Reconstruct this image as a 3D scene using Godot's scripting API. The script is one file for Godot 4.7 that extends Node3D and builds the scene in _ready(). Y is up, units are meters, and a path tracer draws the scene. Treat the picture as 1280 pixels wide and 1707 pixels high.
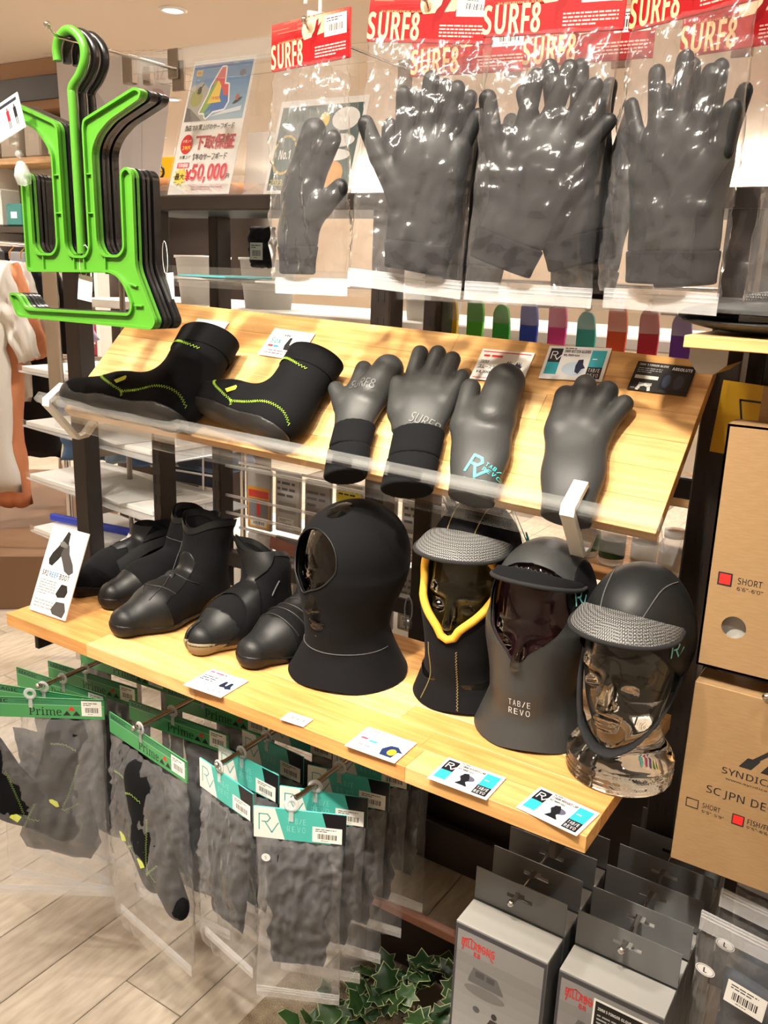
extends Node3D
# A surf-shop gondola: gloves in bags, boots, hoods on glass heads, packs on hooks. Metres, y up, +z towards the customer.
var M := {}
var rng := RandomNumberGenerator.new()
var taken := {}
var glyph_cache := {}
const KANJI := {
	"下": "0,9 10,9;5,9 5,0;5,6.5 8.4,4.5", "取": "0,9 5,9;1,9 1,1.6;4,9 4,1;1,6.6 4,6.6;1,4.3 4,4.3;0,1.8 4.4,2.4;5.6,8 9.6,8 8.6,4.5 5.4,0.6;6,6 7.4,3 10,0.6",
	"保": "2.6,10 0,5.4;1.7,7.2 1.7,0;4,9.4 9,9.4 9,6.2 4,6.2 4,9.4;3.4,4.4 9.8,4.4;6.6,6.2 6.6,0;6.4,4.2 3.4,1;6.8,4.2 9.9,1", "証": "1.4,9.8 2.6,9;0,8 4,8;0.6,6.3 3.6,6.3;0.6,4.8 3.6,4.8;0.6,3.3 3.6,3.3 3.6,0.4 0.6,0.4 0.6,3.3;4.8,9 9.8,9;7.4,9 7.4,0.5;7.4,5 9.4,5;5.5,6 5.5,0.5;4.4,0.5 10,0.5",
	"最": "2,9.8 8,9.8 8,6.6 2,6.6 2,9.8;2,8.2 8,8.2;0,5.4 10,5.4;1,5.4 1,0.8;4.2,5.4 4.2,0;1,3.8 4.2,3.8;1,2.4 4.2,2.4;0,0.8 4.6,1.2;5.4,4 9.4,4 8.4,2.2 5.2,0;6,3.4 7.4,1.6 10,0", "大": "0,6.6 10,6.6;5,9.8 4.6,5 0.4,0.2;5.2,6.4 6.6,3 9.8,0.2",
	"年": "2.6,10 0.6,6.8;2,8.4 9.4,8.4;2.6,8.4 2.6,3.4;2.6,6 8.8,6;0,3.4 10,3.4;5.8,8.4 5.8,0", "の": "5.2,8.2 4.4,4 2.2,1.6 0.8,3.6 1.6,7 5,8.8 8.4,7.4 9.4,4.4 8,1.6 5.4,0.4", "サ": "0,6.8 10,6.8;2.8,9.6 2.8,3.6;7.2,9.6 7.2,4 4,0.2", "ー": "0.4,5 9.6,5", "フ": "0.8,8.6 9,8.6 8,4 3,0.4",
	"ボ": "0.4,7.4 8.4,7.4;4.6,9.6 4.6,0.8;2.6,5.4 0.6,2;6.6,5.4 8.6,2.4;8,9.8 8.8,8.4;9.3,10 10,8.8", "ド": "2.6,9.8 2.6,0;2.6,6.4 8,3.6;6,9.2 7,7.6;7.8,9.8 8.8,8.2", "当": "5,10 5,6.6;2,9.4 3.2,7.4;8,9.4 6.8,7.4;1,6.2 9,6.2 9,0.4 1,0.4;1.4,3.4 9,3.4", "店": "5,10 5,8.6;1,8.6 9.8,8.6;1.2,8.6 1,4 0,0;5.4,7.4 5.4,3.8;5.4,5.8 9,5.8;3,3.8 8.8,3.8 8.8,0.2 3,0.2 3,3.8",
	"で": "0.6,8.2 9,8.4 5.4,6.4 4.2,3.6 5.4,1.2 8.4,0.6;7,5.4 7.8,4;8.6,6 9.4,4.6", "お": "0.6,7.4 6,7.6;3,9.8 3,1 0.8,1.4 0.8,3.2 6,5.4 8.8,4.4 8.6,1.6 5.8,0.8;7,9 9.2,7.2", "買": "0.6,9.8 9.4,9.8 9.4,7.4 0.6,7.4 0.6,9.8;3.6,9.8 3.6,7.4;6.4,9.8 6.4,7.4;2,6.2 8,6.2 8,2 2,2 2,6.2;2,4.8 8,4.8;2,3.4 8,3.4;3.6,1.8 1,0;6.4,1.8 9,0",
	"上": "5,9.6 5,0.6;5,5.6 8.8,5.6;0,0.6 10,0.6", "げ": "1.4,9.4 0.8,4 1.4,0.6;3.6,6.8 9.2,6.8;6.8,9.4 6.8,3 5,0.2;8.4,9.8 9,8.6;9.4,10 10,8.8", "ス": "1,8.8 8.4,8.8 6,4.4 0.6,0.4;5.8,4.2 9.4,0.6", "ム": "5,9.4 1.8,1.4 8.8,2.2;6.8,4.4 9.4,0.6", "ラ": "1.6,9.2 8.4,9.2;0.8,6.4 9.2,6.4 8,3 3.6,0.2", "バ": "3.4,7.6 0.6,1;6,7.8 9.2,1;7.6,9.8 8.4,8.4;9.2,10 10,8.8",
	"手": "2,9 8,9.8;1,6.6 9,6.6;0,3.8 10,3.8;5,9.4 5,0.6 3.4,0.6", "円": "1,0 1,9.4 9,9.4 9,0;1,5 9,5;5,9.4 5,5"}

class B:
	var st := SurfaceTool.new()
	var col := Color.WHITE
	var T := Transform3D()
	var n := 0
	func _init():
		st.begin(Mesh.PRIMITIVE_TRIANGLES); st.set_smooth_group(-1)
	func smooth(on := true) -> B:
		st.set_smooth_group(0 if on else -1); return self
	func tri(a: Vector3, b: Vector3, c: Vector3):   # counter-clockwise seen from outside
		st.set_color(col); st.add_vertex(T * a); st.set_color(col); st.add_vertex(T * c); st.set_color(col); st.add_vertex(T * b); n += 1
	func quad(a: Vector3, b: Vector3, c: Vector3, d: Vector3):
		tri(a, b, c); tri(a, c, d)
	func grid(rows: Array, wrap := false):   # rows of points; outside is where row x column turns counter-clockwise
		for i in rows.size() - 1:
			var p: PackedVector3Array = rows[i]
			var q: PackedVector3Array = rows[i + 1]
			for j in (p.size() if wrap else p.size() - 1):
				var k := (j + 1) % p.size()
				quad(p[j], p[k], q[k], q[j])
	func fan(ring: PackedVector3Array, flip := false):
		var c := Vector3()
		for v in ring: c += v
		c /= ring.size()
		for j in ring.size():
			if flip: tri(c, ring[(j + 1) % ring.size()], ring[j])
			else: tri(c, ring[j], ring[(j + 1) % ring.size()])
	func box(s: Vector3, at := Vector3(), bev := 0.0, turn := Basis()) -> B:
		var h := s / 2.0
		var e: float = minf(bev, minf(h.x, minf(h.y, h.z)) * 0.9)
		var Q := Transform3D(turn, at)
		if e <= 0.0:
			for ax in 3:
				for sg in [-1, 1]:
					var u := Vector3(); var v := Vector3(); var w := Vector3()
					w[ax] = h[ax] * sg; u[(ax + 1) % 3] = h[(ax + 1) % 3] * sg; v[(ax + 2) % 3] = h[(ax + 2) % 3]
					quad(Q * (w - u - v), Q * (w + u - v), Q * (w + u + v), Q * (w - u + v))
			return self
		var g := h - Vector3.ONE * e
		for ax in 3:
			var b := (ax + 1) % 3
			var c := (ax + 2) % 3
			for sg in [-1, 1]:
				var w := Vector3(); w[ax] = h[ax] * sg
				var u := Vector3(); u[b] = g[b] * sg
				var v := Vector3(); v[c] = g[c]
				quad(Q * (w - u - v), Q * (w + u - v), Q * (w + u + v), Q * (w - u + v))
				for sb in [-1, 1]:   # bevels between face ax (sg) and face b (sb)
					var A := Vector3(); A[ax] = h[ax] * sg; A[b] = g[b] * sb
					var Bv := Vector3(); Bv[ax] = g[ax] * sg; Bv[b] = h[b] * sb
					var vv := Vector3(); vv[c] = g[c]
					if sg * sb > 0: quad(Q * (A - vv), Q * (Bv - vv), Q * (Bv + vv), Q * (A + vv))
					else: quad(Q * (A + vv), Q * (Bv + vv), Q * (Bv - vv), Q * (A - vv))
		for sx in [-1, 1]:
			for sy in [-1, 1]:
				for sz in [-1, 1]:
					var a := Q * Vector3(h.x * sx, g.y * sy, g.z * sz)
					var b := Q * Vector3(g.x * sx, h.y * sy, g.z * sz)
					var c := Q * Vector3(g.x * sx, g.y * sy, h.z * sz)
					if sx * sy * sz > 0: tri(a, b, c)
					else: tri(a, c, b)
		return self
	func tube(pts: PackedVector3Array, r, sides := 10, caps := true, squash := 1.0, upv := Vector3.UP) -> B:   # r: a number or one per point
		smooth(true)
		var rings := []
		var x := Vector3()
		for i in pts.size():
			var d := (pts[mini(i + 1, pts.size() - 1)] - pts[maxi(i - 1, 0)]).normalized()
			if i == 0: x = upv.cross(d)
			x = x - d * x.dot(d)
			if x.length() < 1e-5: x = Vector3.RIGHT.cross(d) if absf(d.x) < 0.9 else Vector3.FORWARD.cross(d)
			x = x.normalized()
			var y := d.cross(x)
			var rr: float = r[i] if r is Array or r is PackedFloat32Array else r
			var ring := PackedVector3Array()
			for j in sides:
				var a := TAU * j / sides
				ring.append(pts[i] + (x * cos(a) + y * sin(a) * squash) * rr)
			rings.append(ring)
		grid(rings, true)
		if caps:
			smooth(false); fan(rings[0], true); fan(rings[-1])
		return self
	func lathe(prof: PackedVector2Array, at := Vector3(), seg := 32, turn := Basis(), soft := true) -> B:   # (radius, height) from the bottom up
		smooth(soft)
		var rows := []
		for p in prof:
			var ring := PackedVector3Array()
			for j in seg:
				var a := -TAU * j / seg
				ring.append(at + turn * Vector3(cos(a) * p.x, p.y, sin(a) * p.x))
			rows.append(ring)
		grid(rows, true)
		return self
	func prism(poly: PackedVector2Array, z0: float, z1: float, Q := Transform3D()) -> B:   # polygon in xy pulled along z
		var p := poly
		if Geometry2D.is_polygon_clockwise(p): p = poly.duplicate(); p.reverse()
		var idx := Geometry2D.triangulate_polygon(p)
		smooth(false)
		for i in range(0, idx.size(), 3):
			var a := p[idx[i]]; var b := p[idx[i + 1]]; var c := p[idx[i + 2]]
			if (b - a).cross(c - a) < 0: var t := b; b = c; c = t
			tri(Q * Vector3(a.x, a.y, z1), Q * Vector3(b.x, b.y, z1), Q * Vector3(c.x, c.y, z1))
			tri(Q * Vector3(a.x, a.y, z0), Q * Vector3(c.x, c.y, z0), Q * Vector3(b.x, b.y, z0))
		for i in p.size():
			var a := p[i]; var b := p[(i + 1) % p.size()]
			quad(Q * Vector3(a.x, a.y, z0), Q * Vector3(b.x, b.y, z0), Q * Vector3(b.x, b.y, z1), Q * Vector3(a.x, a.y, z1))
		return self
	func mesh() -> ArrayMesh:
		st.generate_normals(); st.index(); return st.commit()

# Flat print, drawn as thin coloured shapes lying on a card (x right, y up, z out)
class Ink:
	var st := SurfaceTool.new()
	var z := 0.0003
	var host
	var n := 0
	func _init(h):
		host = h; st.begin(Mesh.PRIMITIVE_TRIANGLES)
	func lay(): z += 0.00003
	func tri(a: Vector2, b: Vector2, c: Vector2, k: Color):
		if (b - a).cross(c - a) > 0: var t := b; b = c; c = t
		for v in [a, b, c]:
			st.set_color(k); st.set_normal(Vector3.BACK); st.add_vertex(Vector3(v.x, v.y, z))
		n += 1
	func rect(x: float, y: float, w: float, h: float, c: Color):
		lay(); var k := c.srgb_to_linear()
		tri(Vector2(x, y), Vector2(x + w, y), Vector2(x + w, y + h), k); tri(Vector2(x, y), Vector2(x + w, y + h), Vector2(x, y + h), k)
	func poly(p: PackedVector2Array, c: Color):
		lay(); var k := c.srgb_to_linear()
		var idx := Geometry2D.triangulate_polygon(p)
		for i in range(0, idx.size(), 3): tri(p[idx[i]], p[idx[i + 1]], p[idx[i + 2]], k)
	func oval(x: float, y: float, rx: float, ry: float, c: Color, turn := 0.0):
		var p := PackedVector2Array()
		for i in 28: p.append(Vector2(x, y) + (Vector2(cos(TAU * i / 28) * rx, sin(TAU * i / 28) * ry)).rotated(turn))
		poly(p, c)
	func line(p: PackedVector2Array, w: float, c: Color):
		lay(); var k := c.srgb_to_linear()
		for i in p.size() - 1:
			var d := (p[i + 1] - p[i]).normalized()
			var s := d.orthogonal() * w / 2
			var a := p[i] - d * w * 0.35; var b := p[i + 1] + d * w * 0.35
			tri(a + s, a - s, b - s, k); tri(a + s, b - s, b + s, k)
	func text(s: String, x: float, y: float, h: float, c: Color, width := 0.0, bold := false, face := "Droid Sans", lean := 0.0):   # h: height of the letters' box; width 0 keeps the font's own
		lay(); var k := c.srgb_to_linear()
		var g: Array = host.letters(s, bold, face)
		var v: PackedVector3Array = g[0]
		var box: Rect2 = g[1]
		var sy := h / box.size.y
		var sx := sy if width <= 0.0 else width / box.size.x
		for i in range(0, v.size(), 3):
			var q := []
			for j in 3:
				var py := (v[i + j].y - box.position.y) * sy
				q.append(Vector2(x + (v[i + j].x - box.position.x) * sx + py * lean, y + py))
			tri(q[0], q[1], q[2], k)
	func kanji(s: String, x: float, y: float, h: float, c: Color, w := 0.0, thick := 0.11, lean := 0.0):
		var cw := h if w <= 0.0 else w / s.length()
		for i in s.length():
			var g: String = host.KANJI.get(s[i], "1,1 9,1 9,9 1,9 1,1;1,5 9,5;5,9 5,1")
			for stroke in g.split(";"):
				var p := PackedVector2Array()
				for pt in stroke.split(" "):
					var ab := pt.split(",")
					var yy := float(ab[1]) * 0.1 * h
					p.append(Vector2(x + (i + float(ab[0]) * 0.088 + 0.03) * cw + yy * lean, y + yy))
				line(p, h * thick, c); z -= 0.00003
	func barcode(x: float, y: float, w: float, h: float):   # a price sticker
		rect(x, y, w, h, Color(0.9, 0.9, 0.88))
		var k := Color(0.16, 0.16, 0.17)
		var t := x + w * 0.18
		var i := 0
		while t < x + w * 0.8:
			var bw: float = w * [0.016, 0.03, 0.02, 0.04, 0.018][i % 5]
			rect(t, y + h * 0.22, bw, h * 0.34, k); z -= 0.00003
			t += bw + w * [0.02, 0.016, 0.03][i % 3]; i += 1
		greek(x + w * 0.1, y + h * 0.66, w * 0.7, h * 0.24, 2, k, 4)
		greek(x + w * 0.3, y + h * 0.08, w * 0.5, h * 0.08, 1, k, 5)
	func greek(x: float, y: float, w: float, h: float, rows: int, c: Color, sd := 1):   # lines of print too small to read
		var r := RandomNumberGenerator.new()
		r.seed = 100 + sd
		var lh := h / rows
		for i in rows:
			var t := x
			var stop := x + w * (1.0 if i < rows - 1 else r.randf_range(0.5, 0.95))
			while t < stop:
				var ww: float = minf(lh * r.randf_range(0.6, 2.4), stop - t)
				rect(t, y + h - (i + 1) * lh + lh * 0.3, ww, lh * 0.42, c); z -= 0.00003
				t += ww + lh * 0.32
		lay()
	func mesh() -> ArrayMesh:
		st.index(); return st.commit()

func letters(s: String, bold: bool, face: String) -> Array:
	var key := s + str(bold) + face
	if not glyph_cache.has(key):
		var f := SystemFont.new()
		f.font_names = PackedStringArray([face]); f.font_weight = 700 if bold else 400
		var t := TextMesh.new()
		t.font = f; t.text = s; t.font_size = 32; t.pixel_size = 0.01; t.depth = 0.0; t.curve_step = 4.0
		var a := t.get_mesh_arrays()
		var v := PackedVector3Array()
		var lo := Vector2(1e9, 1e9); var hi := -lo
		if a.size() and a[Mesh.ARRAY_VERTEX] != null:
			var p: PackedVector3Array = a[Mesh.ARRAY_VERTEX]
			var nn: PackedVector3Array = a[Mesh.ARRAY_NORMAL]
			var idx = a[Mesh.ARRAY_INDEX]
			if idx == null or idx.size() == 0: idx = PackedInt32Array(range(p.size()))
			for i in range(0, idx.size(), 3):
				if nn[idx[i]].z > 0.5:
					for j in 3:
						var q := p[idx[i + j]]
						v.append(q); lo = lo.min(Vector2(q.x, q.y)); hi = hi.max(Vector2(q.x, q.y))
		if v.is_empty(): lo = Vector2(); hi = Vector2.ONE
		glyph_cache[key] = [v, Rect2(lo, hi - lo)]
	return glyph_cache[key]

func numbered(called: String) -> String:
	var k: int = taken.get(called, 0)
	taken[called] = k + 1
	return called if k == 0 else "%s_%03d" % [called, k]
func tag(o: Node3D, label: String, category: String, group := "") -> Node3D:
	o.set_meta("label", label); o.set_meta("category", category)
	if group: o.set_meta("group", group)
	return o
func thing(called: String, label: String, category: String, T := Transform3D(), group := "") -> Node3D:
	var o := Node3D.new()
	o.name = numbered(called); add_child(o); o.transform = T
	return tag(o, label, category, group)
func part(called: String, mesh, m: Material, parent: Node3D, T := Transform3D(), label := "") -> MeshInstance3D:
	var o := MeshInstance3D.new()
	o.mesh = mesh.mesh() if mesh is B or mesh is Ink else mesh
	o.material_override = m; o.transform = T
	o.name = numbered(called) if parent == self else called
	o.cast_shadow = GeometryInstance3D.SHADOW_CASTING_SETTING_ON
	parent.add_child(o, true)
	if label: o.set_meta("label", label)
	return o
func struct(called: String, mesh, m: Material, T := Transform3D()) -> MeshInstance3D:
	var o := part(called, mesh, m, self, T)
	o.set_meta("kind", "structure")
	return o
func dup(o: Node3D, called: String, label: String, T: Transform3D, group := "") -> Node3D:
	var c: Node3D = o.duplicate()
	c.name = numbered(called); add_child(c); c.transform = T
	c.set_meta("label", label)
	if group: c.set_meta("group", group)
	return c
func at(x: float, y: float, z: float, yaw := 0.0, pitch := 0.0, roll := 0.0) -> Transform3D:
	return Transform3D(Basis.from_euler(Vector3(deg_to_rad(pitch), deg_to_rad(yaw), deg_to_rad(roll))), Vector3(x, y, z))
func V(x: float, y: float, z: float) -> Vector3: return Vector3(x, y, z)
func P2(s: String, k := 1.0) -> PackedVector2Array:   # "x,y x,y ..."
	var p := PackedVector2Array()
	for w in s.split(" ", false):
		var ab := w.split(",")
		p.append(Vector2(float(ab[0]), float(ab[1])) * k)
	return p
func round_poly(p: PackedVector2Array, r: float, steps := 4) -> PackedVector2Array:
	var out := PackedVector2Array()
	for i in p.size():
		var a := p[(i + p.size() - 1) % p.size()]; var b := p[i]; var c := p[(i + 1) % p.size()]
		var k := minf(r, 0.45 * minf(a.distance_to(b), b.distance_to(c)))
		var s := b + (a - b).normalized() * k; var e := b + (c - b).normalized() * k
		for j in steps + 1:
			var t := float(j) / steps
			out.append(s.lerp(b, t).lerp(b.lerp(e, t), t))
	return out
func spline(p: PackedVector3Array, n := 6) -> PackedVector3Array:
	var out := PackedVector3Array()
	for i in p.size() - 1:
		for j in n: out.append(p[i].cubic_interpolate(p[i + 1], p[maxi(i - 1, 0)], p[mini(i + 2, p.size() - 1)], float(j) / n))
	out.append(p[-1])
	return out

# ---- implicit shapes -------------------------------------------------------------------------------------------
static func cap(p: Vector3, a: Vector3, b: Vector3, ra: float, rb: float) -> float:
	var d := b - a
	var t := clampf((p - a).dot(d) / maxf(d.length_squared(), 1e-9), 0.0, 1.0)
	return p.distance_to(a + d * t) - lerpf(ra, rb, t)
static func ell(p: Vector3, c: Vector3, r: Vector3) -> float:
	var q := (p - c) / r
	var k0 := q.length()
	var k1 := (q / r).length()
	return k0 * (k0 - 1.0) / maxf(k1, 1e-6)
static func smin(a: float, b: float, k: float) -> float:
	var h := maxf(k - absf(a - b), 0.0) / k
	return minf(a, b) - h * h * k * 0.25
static func smax(a: float, b: float, k: float) -> float: return -smin(-a, -b, k)
static func bones(p: Vector3, L: Array, k: float) -> float:   # L: [a, b, ra, rb] each, joined softly
	var d := 1e9
	for c in L:
		var a: Vector3 = c[0]
		var v: Vector3 = c[1] - a
		var w := p - a
		var t := clampf(w.dot(v) / (v.length_squared() + 1e-9), 0.0, 1.0)
		var e: float = (w - v * t).length() - c[2] - (c[3] - c[2]) * t
		if d > 1e8: d = e
		else:
			var h := k - absf(d - e)
			d = minf(d, e) - (h * h / k * 0.25 if h > 0.0 else 0.0)
	return d
func surface(f: Callable, lo: Vector3, hi: Vector3, cell: float) -> ArrayMesh:   # surface nets, visiting only blocks near the surface
	const K := 2
	var nx := int(ceil((hi.x - lo.x) / cell / 8)) * 8 + 1
	var ny := int(ceil((hi.y - lo.y) / cell / 8)) * 8 + 1
	var nz := int(ceil((hi.z - lo.z) / cell / 8)) * 8 + 1
	var g := PackedFloat32Array()
	g.resize(nx * ny * nz); g.fill(1.0)
	var sx := ny * nz
	var live: Array[Vector3i] = []
	var todo: Array[Vector3i] = []
	for bx in range(0, nx - 1, 8):
		for by in range(0, ny - 1, 8):
			for bz in range(0, nz - 1, 8): todo.append(Vector3i(bx, by, bz))
	var w := 8
	while w >= K:
		var next: Array[Vector3i] = []
		var reach := cell * w * 0.87 * 1.25
		for b in todo:
			var d: float = f.call(lo + (Vector3(b) + Vector3.ONE * (w * 0.5)) * cell)
			if absf(d) > reach:
				if d < 0:
					for i in w + 1:
						for j in w + 1:
							for k in w + 1:
								var q := (b.x + i) * sx + (b.y + j) * nz + b.z + k
								if g[q] == 1.0: g[q] = -1.0
			elif w == K: live.append(b)
			else:
				var e := w / 2
				for i in 2:
					for j in 2:
						for k in 2: next.append(b + Vector3i(i * e, j * e, k * e))
		todo = next
		w /= 2
	var seen := PackedByteArray()
	seen.resize(g.size())
	for b in live:
		for i in K + 1:
			for j in K + 1:
				for k in K + 1:
					var q: int = (b.x + i) * sx + (b.y + j) * nz + b.z + k
					if not seen[q]:
						seen[q] = 1
						g[q] = f.call(lo + Vector3(b.x + i, b.y + j, b.z + k) * cell)
	var id := {}
	var pts := PackedVector3Array()
	var E0 := PackedInt32Array([0, 0, 0, 1, 1, 2, 2, 3, 4, 4, 5, 6]); var E1 := PackedInt32Array([1, 2, 4, 3, 5, 3, 6, 7, 5, 6, 7, 7])
	var CORN := PackedVector3Array([V(0, 0, 0), V(1, 0, 0), V(0, 1, 0), V(1, 1, 0), V(0, 0, 1), V(1, 0, 1), V(0, 1, 1), V(1, 1, 1)])
	var AX := PackedInt32Array([sx, nz, 1]); var AU := PackedInt32Array([nz, 1, sx]); var AV := PackedInt32Array([1, sx, nz])
	var off := [0, sx, nz, sx + nz, 1, sx + 1, nz + 1, sx + nz + 1]
	var cells := PackedInt32Array()
	for b in live:
		for i in K:
			for j in K:
				for k in K:
					var q: int = (b.x + i) * sx + (b.y + j) * nz + b.z + k
					var m := 0
					for c in 8: m |= int(g[q + off[c]] < 0.0) << c
					if m == 0 or m == 255: continue
					var s := Vector3(); var n := 0
					for z in 12:
						var e0: int = E0[z]; var e1: int = E1[z]
						if ((m >> e0) & 1) != ((m >> e1) & 1):
							var va: float = g[q + off[e0]]; var vb: float = g[q + off[e1]]
							var t := va / (va - vb)
							s += CORN[e0].lerp(CORN[e1], t); n += 1
					id[q] = pts.size(); cells.append(q)
					pts.append(lo + (Vector3(b.x + i, b.y + j, b.z + k) + s / n) * cell)
	var idx := PackedInt32Array()
	for q in cells:
		var a: bool = g[q] < 0.0
		for ax in 3:
			var d: int = AX[ax]
			var u: int = AU[ax]
			var v: int = AV[ax]
			if a == (g[q + d] < 0.0): continue
			if not (id.has(q - u) and id.has(q - v) and id.has(q - u - v)): continue
			var i0: int = id[q]; var i1: int = id[q - u]; var i2: int = id[q - u - v]; var i3: int = id[q - v]
			if a: idx.append_array([i0, i2, i1, i0, i3, i2])
			else: idx.append_array([i0, i1, i2, i0, i2, i3])
	var nor := PackedVector3Array()
	nor.resize(pts.size())
	for i in range(0, idx.size(), 3):
		var nn := (pts[idx[i + 2]] - pts[idx[i]]).cross(pts[idx[i + 1]] - pts[idx[i]])
		for j in 3: nor[idx[i + j]] += nn
	for i in nor.size(): nor[i] = nor[i].normalized()
	var arr := []
	arr.resize(Mesh.ARRAY_MAX)
	arr[Mesh.ARRAY_VERTEX] = pts; arr[Mesh.ARRAY_NORMAL] = nor; arr[Mesh.ARRAY_INDEX] = idx
	var am := ArrayMesh.new()
	am.add_surface_from_arrays(Mesh.PRIMITIVE_TRIANGLES, arr)
	return am
func shell(f: Callable, hole: Callable, lo: Vector3, hi: Vector3, cell: float, t: float) -> ArrayMesh:   # a sheet of cloth on an implicit surface, open where hole is negative, t thick
	var am := surface(f, lo, hi, cell)
	var arr := am.surface_get_arrays(0)
	var pts: PackedVector3Array = arr[Mesh.ARRAY_VERTEX]; var nor: PackedVector3Array = arr[Mesh.ARRAY_NORMAL]; var idx: PackedInt32Array = arr[Mesh.ARRAY_INDEX]
	var inn := PackedByteArray()
	inn.resize(pts.size())
	for i in pts.size(): inn[i] = 1 if hole.call(pts[i]) < 0.0 else 0
	var moved := {}
	var out := PackedInt32Array()
	for i in range(0, idx.size(), 3):
		var n := inn[idx[i]] + inn[idx[i + 1]] + inn[idx[i + 2]]
		if n == 3: continue
		out.append_array([idx[i], idx[i + 1], idx[i + 2]])
		if n > 0:
			for j in 3:
				if inn[idx[i + j]]: moved[idx[i + j]] = true
	for i in moved:
		var p := pts[i]
		for k in 2: p = onto(f, onto(hole, p, 0.0, 3), 0.0, 2)
		pts[i] = p
	var m := pts.size()
	for i in m:
		pts.append(pts[i] - nor[i] * t); nor.append(-nor[i])
	for i in range(0, out.size(), 3): out.append_array([out[i] + m, out[i + 2] + m, out[i + 1] + m])
	arr = []
	arr.resize(Mesh.ARRAY_MAX)
	arr[Mesh.ARRAY_VERTEX] = pts; arr[Mesh.ARRAY_NORMAL] = nor; arr[Mesh.ARRAY_INDEX] = out
	var res := ArrayMesh.new()
	res.add_surface_from_arrays(Mesh.PRIMITIVE_TRIANGLES, arr)
	return res
func onto(f: Callable, p: Vector3, lift := 0.0, steps := 5) -> Vector3:   # the nearest point of an implicit surface, then lift along its normal
	var n := Vector3.UP
	for i in steps:
		var d: float = f.call(p)
		var e := 0.0008
		var g := Vector3(f.call(p + V(e, 0, 0)) - d, f.call(p + V(0, e, 0)) - d, f.call(p + V(0, 0, e)) - d) / e
		if g.length() < 1e-4: break
		n = g.normalized()
		p -= n * clampf(d / g.length(), -0.02, 0.02)
		if absf(d) < 0.00005: break
	return p + n * lift
func seam(f: Callable, pts: PackedVector3Array, r := 0.0008, lift := 0.0003, zig := 0.0, n := 8) -> B:   # a tube (zig-zag stitches when zig > 0) lying on an implicit surface
	var b := B.new()
	var q := spline(pts, n)
	var out := PackedVector3Array()
	for i in q.size(): out.append(onto(f, q[i], lift))
	if zig > 0.0:
		var fine := PackedVector3Array()
		var k := 0
		for i in out.size() - 1:
			var L := out[i].distance_to(out[i + 1])
			var m := maxi(1, int(L / 0.0022))
			for j in m:
				var c := out[i].lerp(out[i + 1], float(j) / m)
				var nrm := (onto(f, c, 0.004) - c).normalized()
				fine.append(c + (out[i + 1] - out[i]).normalized().cross(nrm) * zig * (1 if k % 2 else -1)); k += 1
		out = fine
	b.tube(out, r, 5, false)
	return b

func _ready():
	rng.seed = 11
	# camera
	var cam := Camera3D.new()
	cam.name = "camera"; cam.fov = 2.0 * rad_to_deg(atan(853.5 / 1450.0)); cam.near = 0.02; cam.far = 60.0
	cam.transform = Transform3D(Basis(Vector3.UP, deg_to_rad(32.4)) * Basis(Vector3.RIGHT, deg_to_rad(-15.6)) * Basis(Vector3.BACK, deg_to_rad(2.2)), V(0, 1.55, 0))
	add_child(cam); cam.current = true
	var env := Environment.new()
	env.background_mode = Environment.BG_COLOR; env.background_color = Color(0.75, 0.72, 0.68)
	env.tonemap_mode = Environment.TONE_MAPPER_LINEAR; env.tonemap_exposure = 0.8
	env.sdfgi_enabled = true; env.ssao_enabled = true; env.ssil_enabled = true
	var we := WorldEnvironment.new()
	we.name = "environment"; we.environment = env; add_child(we)
	materials()
	lights()
	setting()
	rack()
	far_shop()
	behind_rack()
	upper_signs()
	board_and_gloves()
	lower_shelf()
	hoods()
	hanging_gloves()
	hangers()
	lower_packs()
	grey_boxes()
	right_side()
	ivy()

func mat(key: String, c: Color, rough := 0.6, metal := 0.0, spec := 0.5) -> StandardMaterial3D:
	var m := StandardMaterial3D.new()
	m.resource_name = key; m.albedo_color = c; m.roughness = rough; m.metallic = metal; m.metallic_specular = spec
	M[key] = m
	return m
func c8(r: int, g: int, b: int, a := 255) -> Color: return Color8(r, g, b, a)
func noise_tex(freq: float, oct: int, a: Color, b: Color, sd: int, size := 256, kind := FastNoiseLite.TYPE_SIMPLEX_SMOOTH) -> NoiseTexture2D:
	var f := FastNoiseLite.new()
	f.noise_type = kind; f.frequency = freq; f.fractal_octaves = oct; f.seed = sd
	var t := NoiseTexture2D.new()
	t.width = size; t.height = size; t.seamless = true; t.noise = f
	var g := Gradient.new()
	g.set_color(0, a); g.set_color(1, b)
	t.color_ramp = g
	return t
func tri_map(m: StandardMaterial3D, scale: Vector3, off := Vector3()):
	m.uv1_triplanar = true; m.uv1_scale = scale; m.uv1_offset = off
func clear(key: String, a: float, c := Color.WHITE, rough := 0.05) -> StandardMaterial3D:
	var m := mat(key, Color(c.r, c.g, c.b, a), rough)
	m.transparency = BaseMaterial3D.TRANSPARENCY_ALPHA
	return m

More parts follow.
